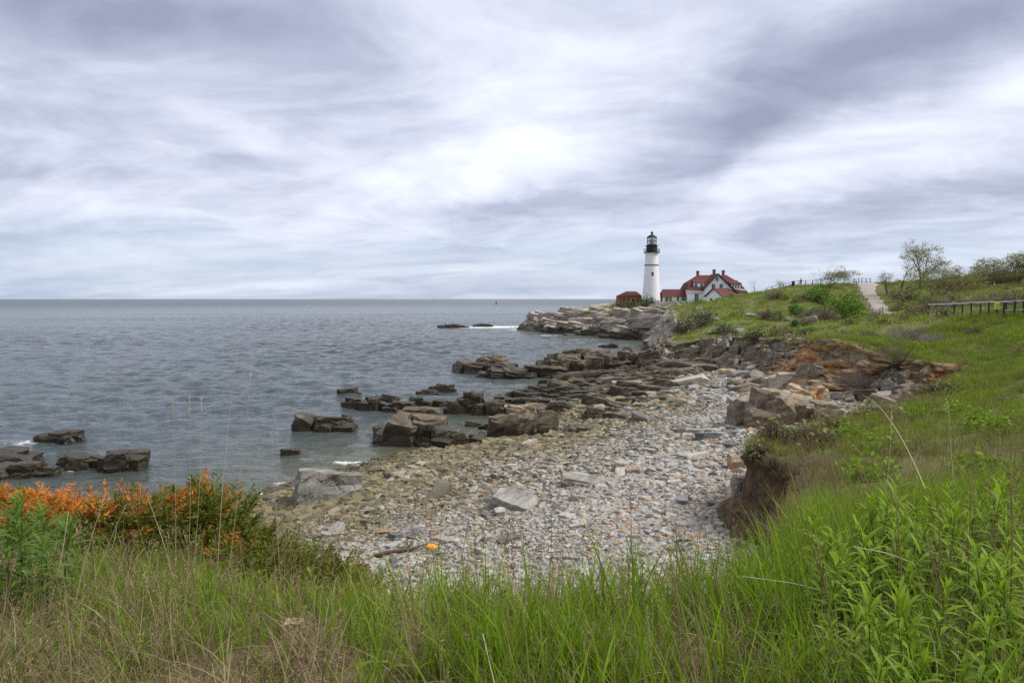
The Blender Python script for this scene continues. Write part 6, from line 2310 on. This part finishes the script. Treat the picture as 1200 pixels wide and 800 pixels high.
for k, (lab, u, v, Y, wp, hp, kd) in enumerate(HB):
    w, h = wp / 800 * Y, hp / 800 * Y
    pr = 0.125 * Y / 100
    kw = dict(b=dict(m='twig', n=150), g=dict(m='twig', n=70, leaves=1300, leaf='bush'), t=dict(m='greytwig', n=170), o=dict(m='twig', n=80, leaves=500, leaf='treeleaf'),
              d=dict(m='twig', n=50, leaves=900, leaf='darkbush'), y=dict(m='twig', n=50, leaves=800, leaf='bush'), h=dict(m='twig', n=110, leaves=420, leaf='darkbush'),
              s=dict(m='twig', n=420, leaves=260, leaf='treeleaf'), t2=dict(m='twig', n=150))[kd]
    twig_bush('hill_shrub' if kd != 's' else 'scrub', lab, u, v, Y, w * 1.1, h * 1.1, 1100 + k, r=max(.006, .15 * pr), group='shrubs on the hill and the bluff', **kw)
g = np.random.default_rng(4242)
kinds = [('low brown heath clump on the hill', 'b', 'low brown heath clumps on the hill'), ('low olive clump on the hill among grass', 'o', 'low olive clumps on the hill'), ('low bright green clump on the hill among grass', 'g', 'low bright green clumps on the hill')]
n = 0
while n < 66:
    Y = g.uniform(64, 150)
    u = g.uniform(800, 1195)
    x = (u - 600) / 800 * Y
    q = land(np.array([[x, Y]]))[0]
    if q[1] < 1.5 or pathd(np.array([[x, Y]]))[0] < 4.5: continue
    lab, kd, gr = kinds[int(g.choice(3, p=[.42, .30, .28]))]
    w = g.uniform(1.0, 2.6)
    v = 350 + (10 - q[4]) / Y * 800
    kw = dict(b=dict(m='twig', n=60), o=dict(m='twig', n=40, leaves=260, leaf='treeleaf'), g=dict(m='twig', n=30, leaves=320, leaf='bush'))[kd]
    twig_bush('heath_clump', lab, u, v, Y, w, w * g.uniform(.3, .55), 1300 + n, r=.02, group=gr, **kw)
    n += 1
n = 0
while n < 44:
    Y = g.uniform(12, 58)
    u = g.uniform(930, 1195)
    x = (u - 600) / 800 * Y
    q = land(np.array([[x, Y]]))[0]
    if q[1] < .8: continue
    v = 350 + (10 - q[4]) / Y * 800
    w = g.uniform(.5, 1.3)
    if g.random() < .6:
        twig_bush('meadow_weed', 'leafy green weed clump in the meadow on the right slope', u, v, Y, w, w * .5, 1400 + n, m='bush', n=24, leaves=220, leaf='leafy', r=.006, group='weed clumps in the meadow')
    else:
        twig_bush('dry_weed', 'dry brown weed clump in the meadow on the right slope', u, v, Y, w, w * .6, 1400 + n, m='dry', n=60, r=.006, group='dry weeds in the meadow')
    n += 1
print('done')
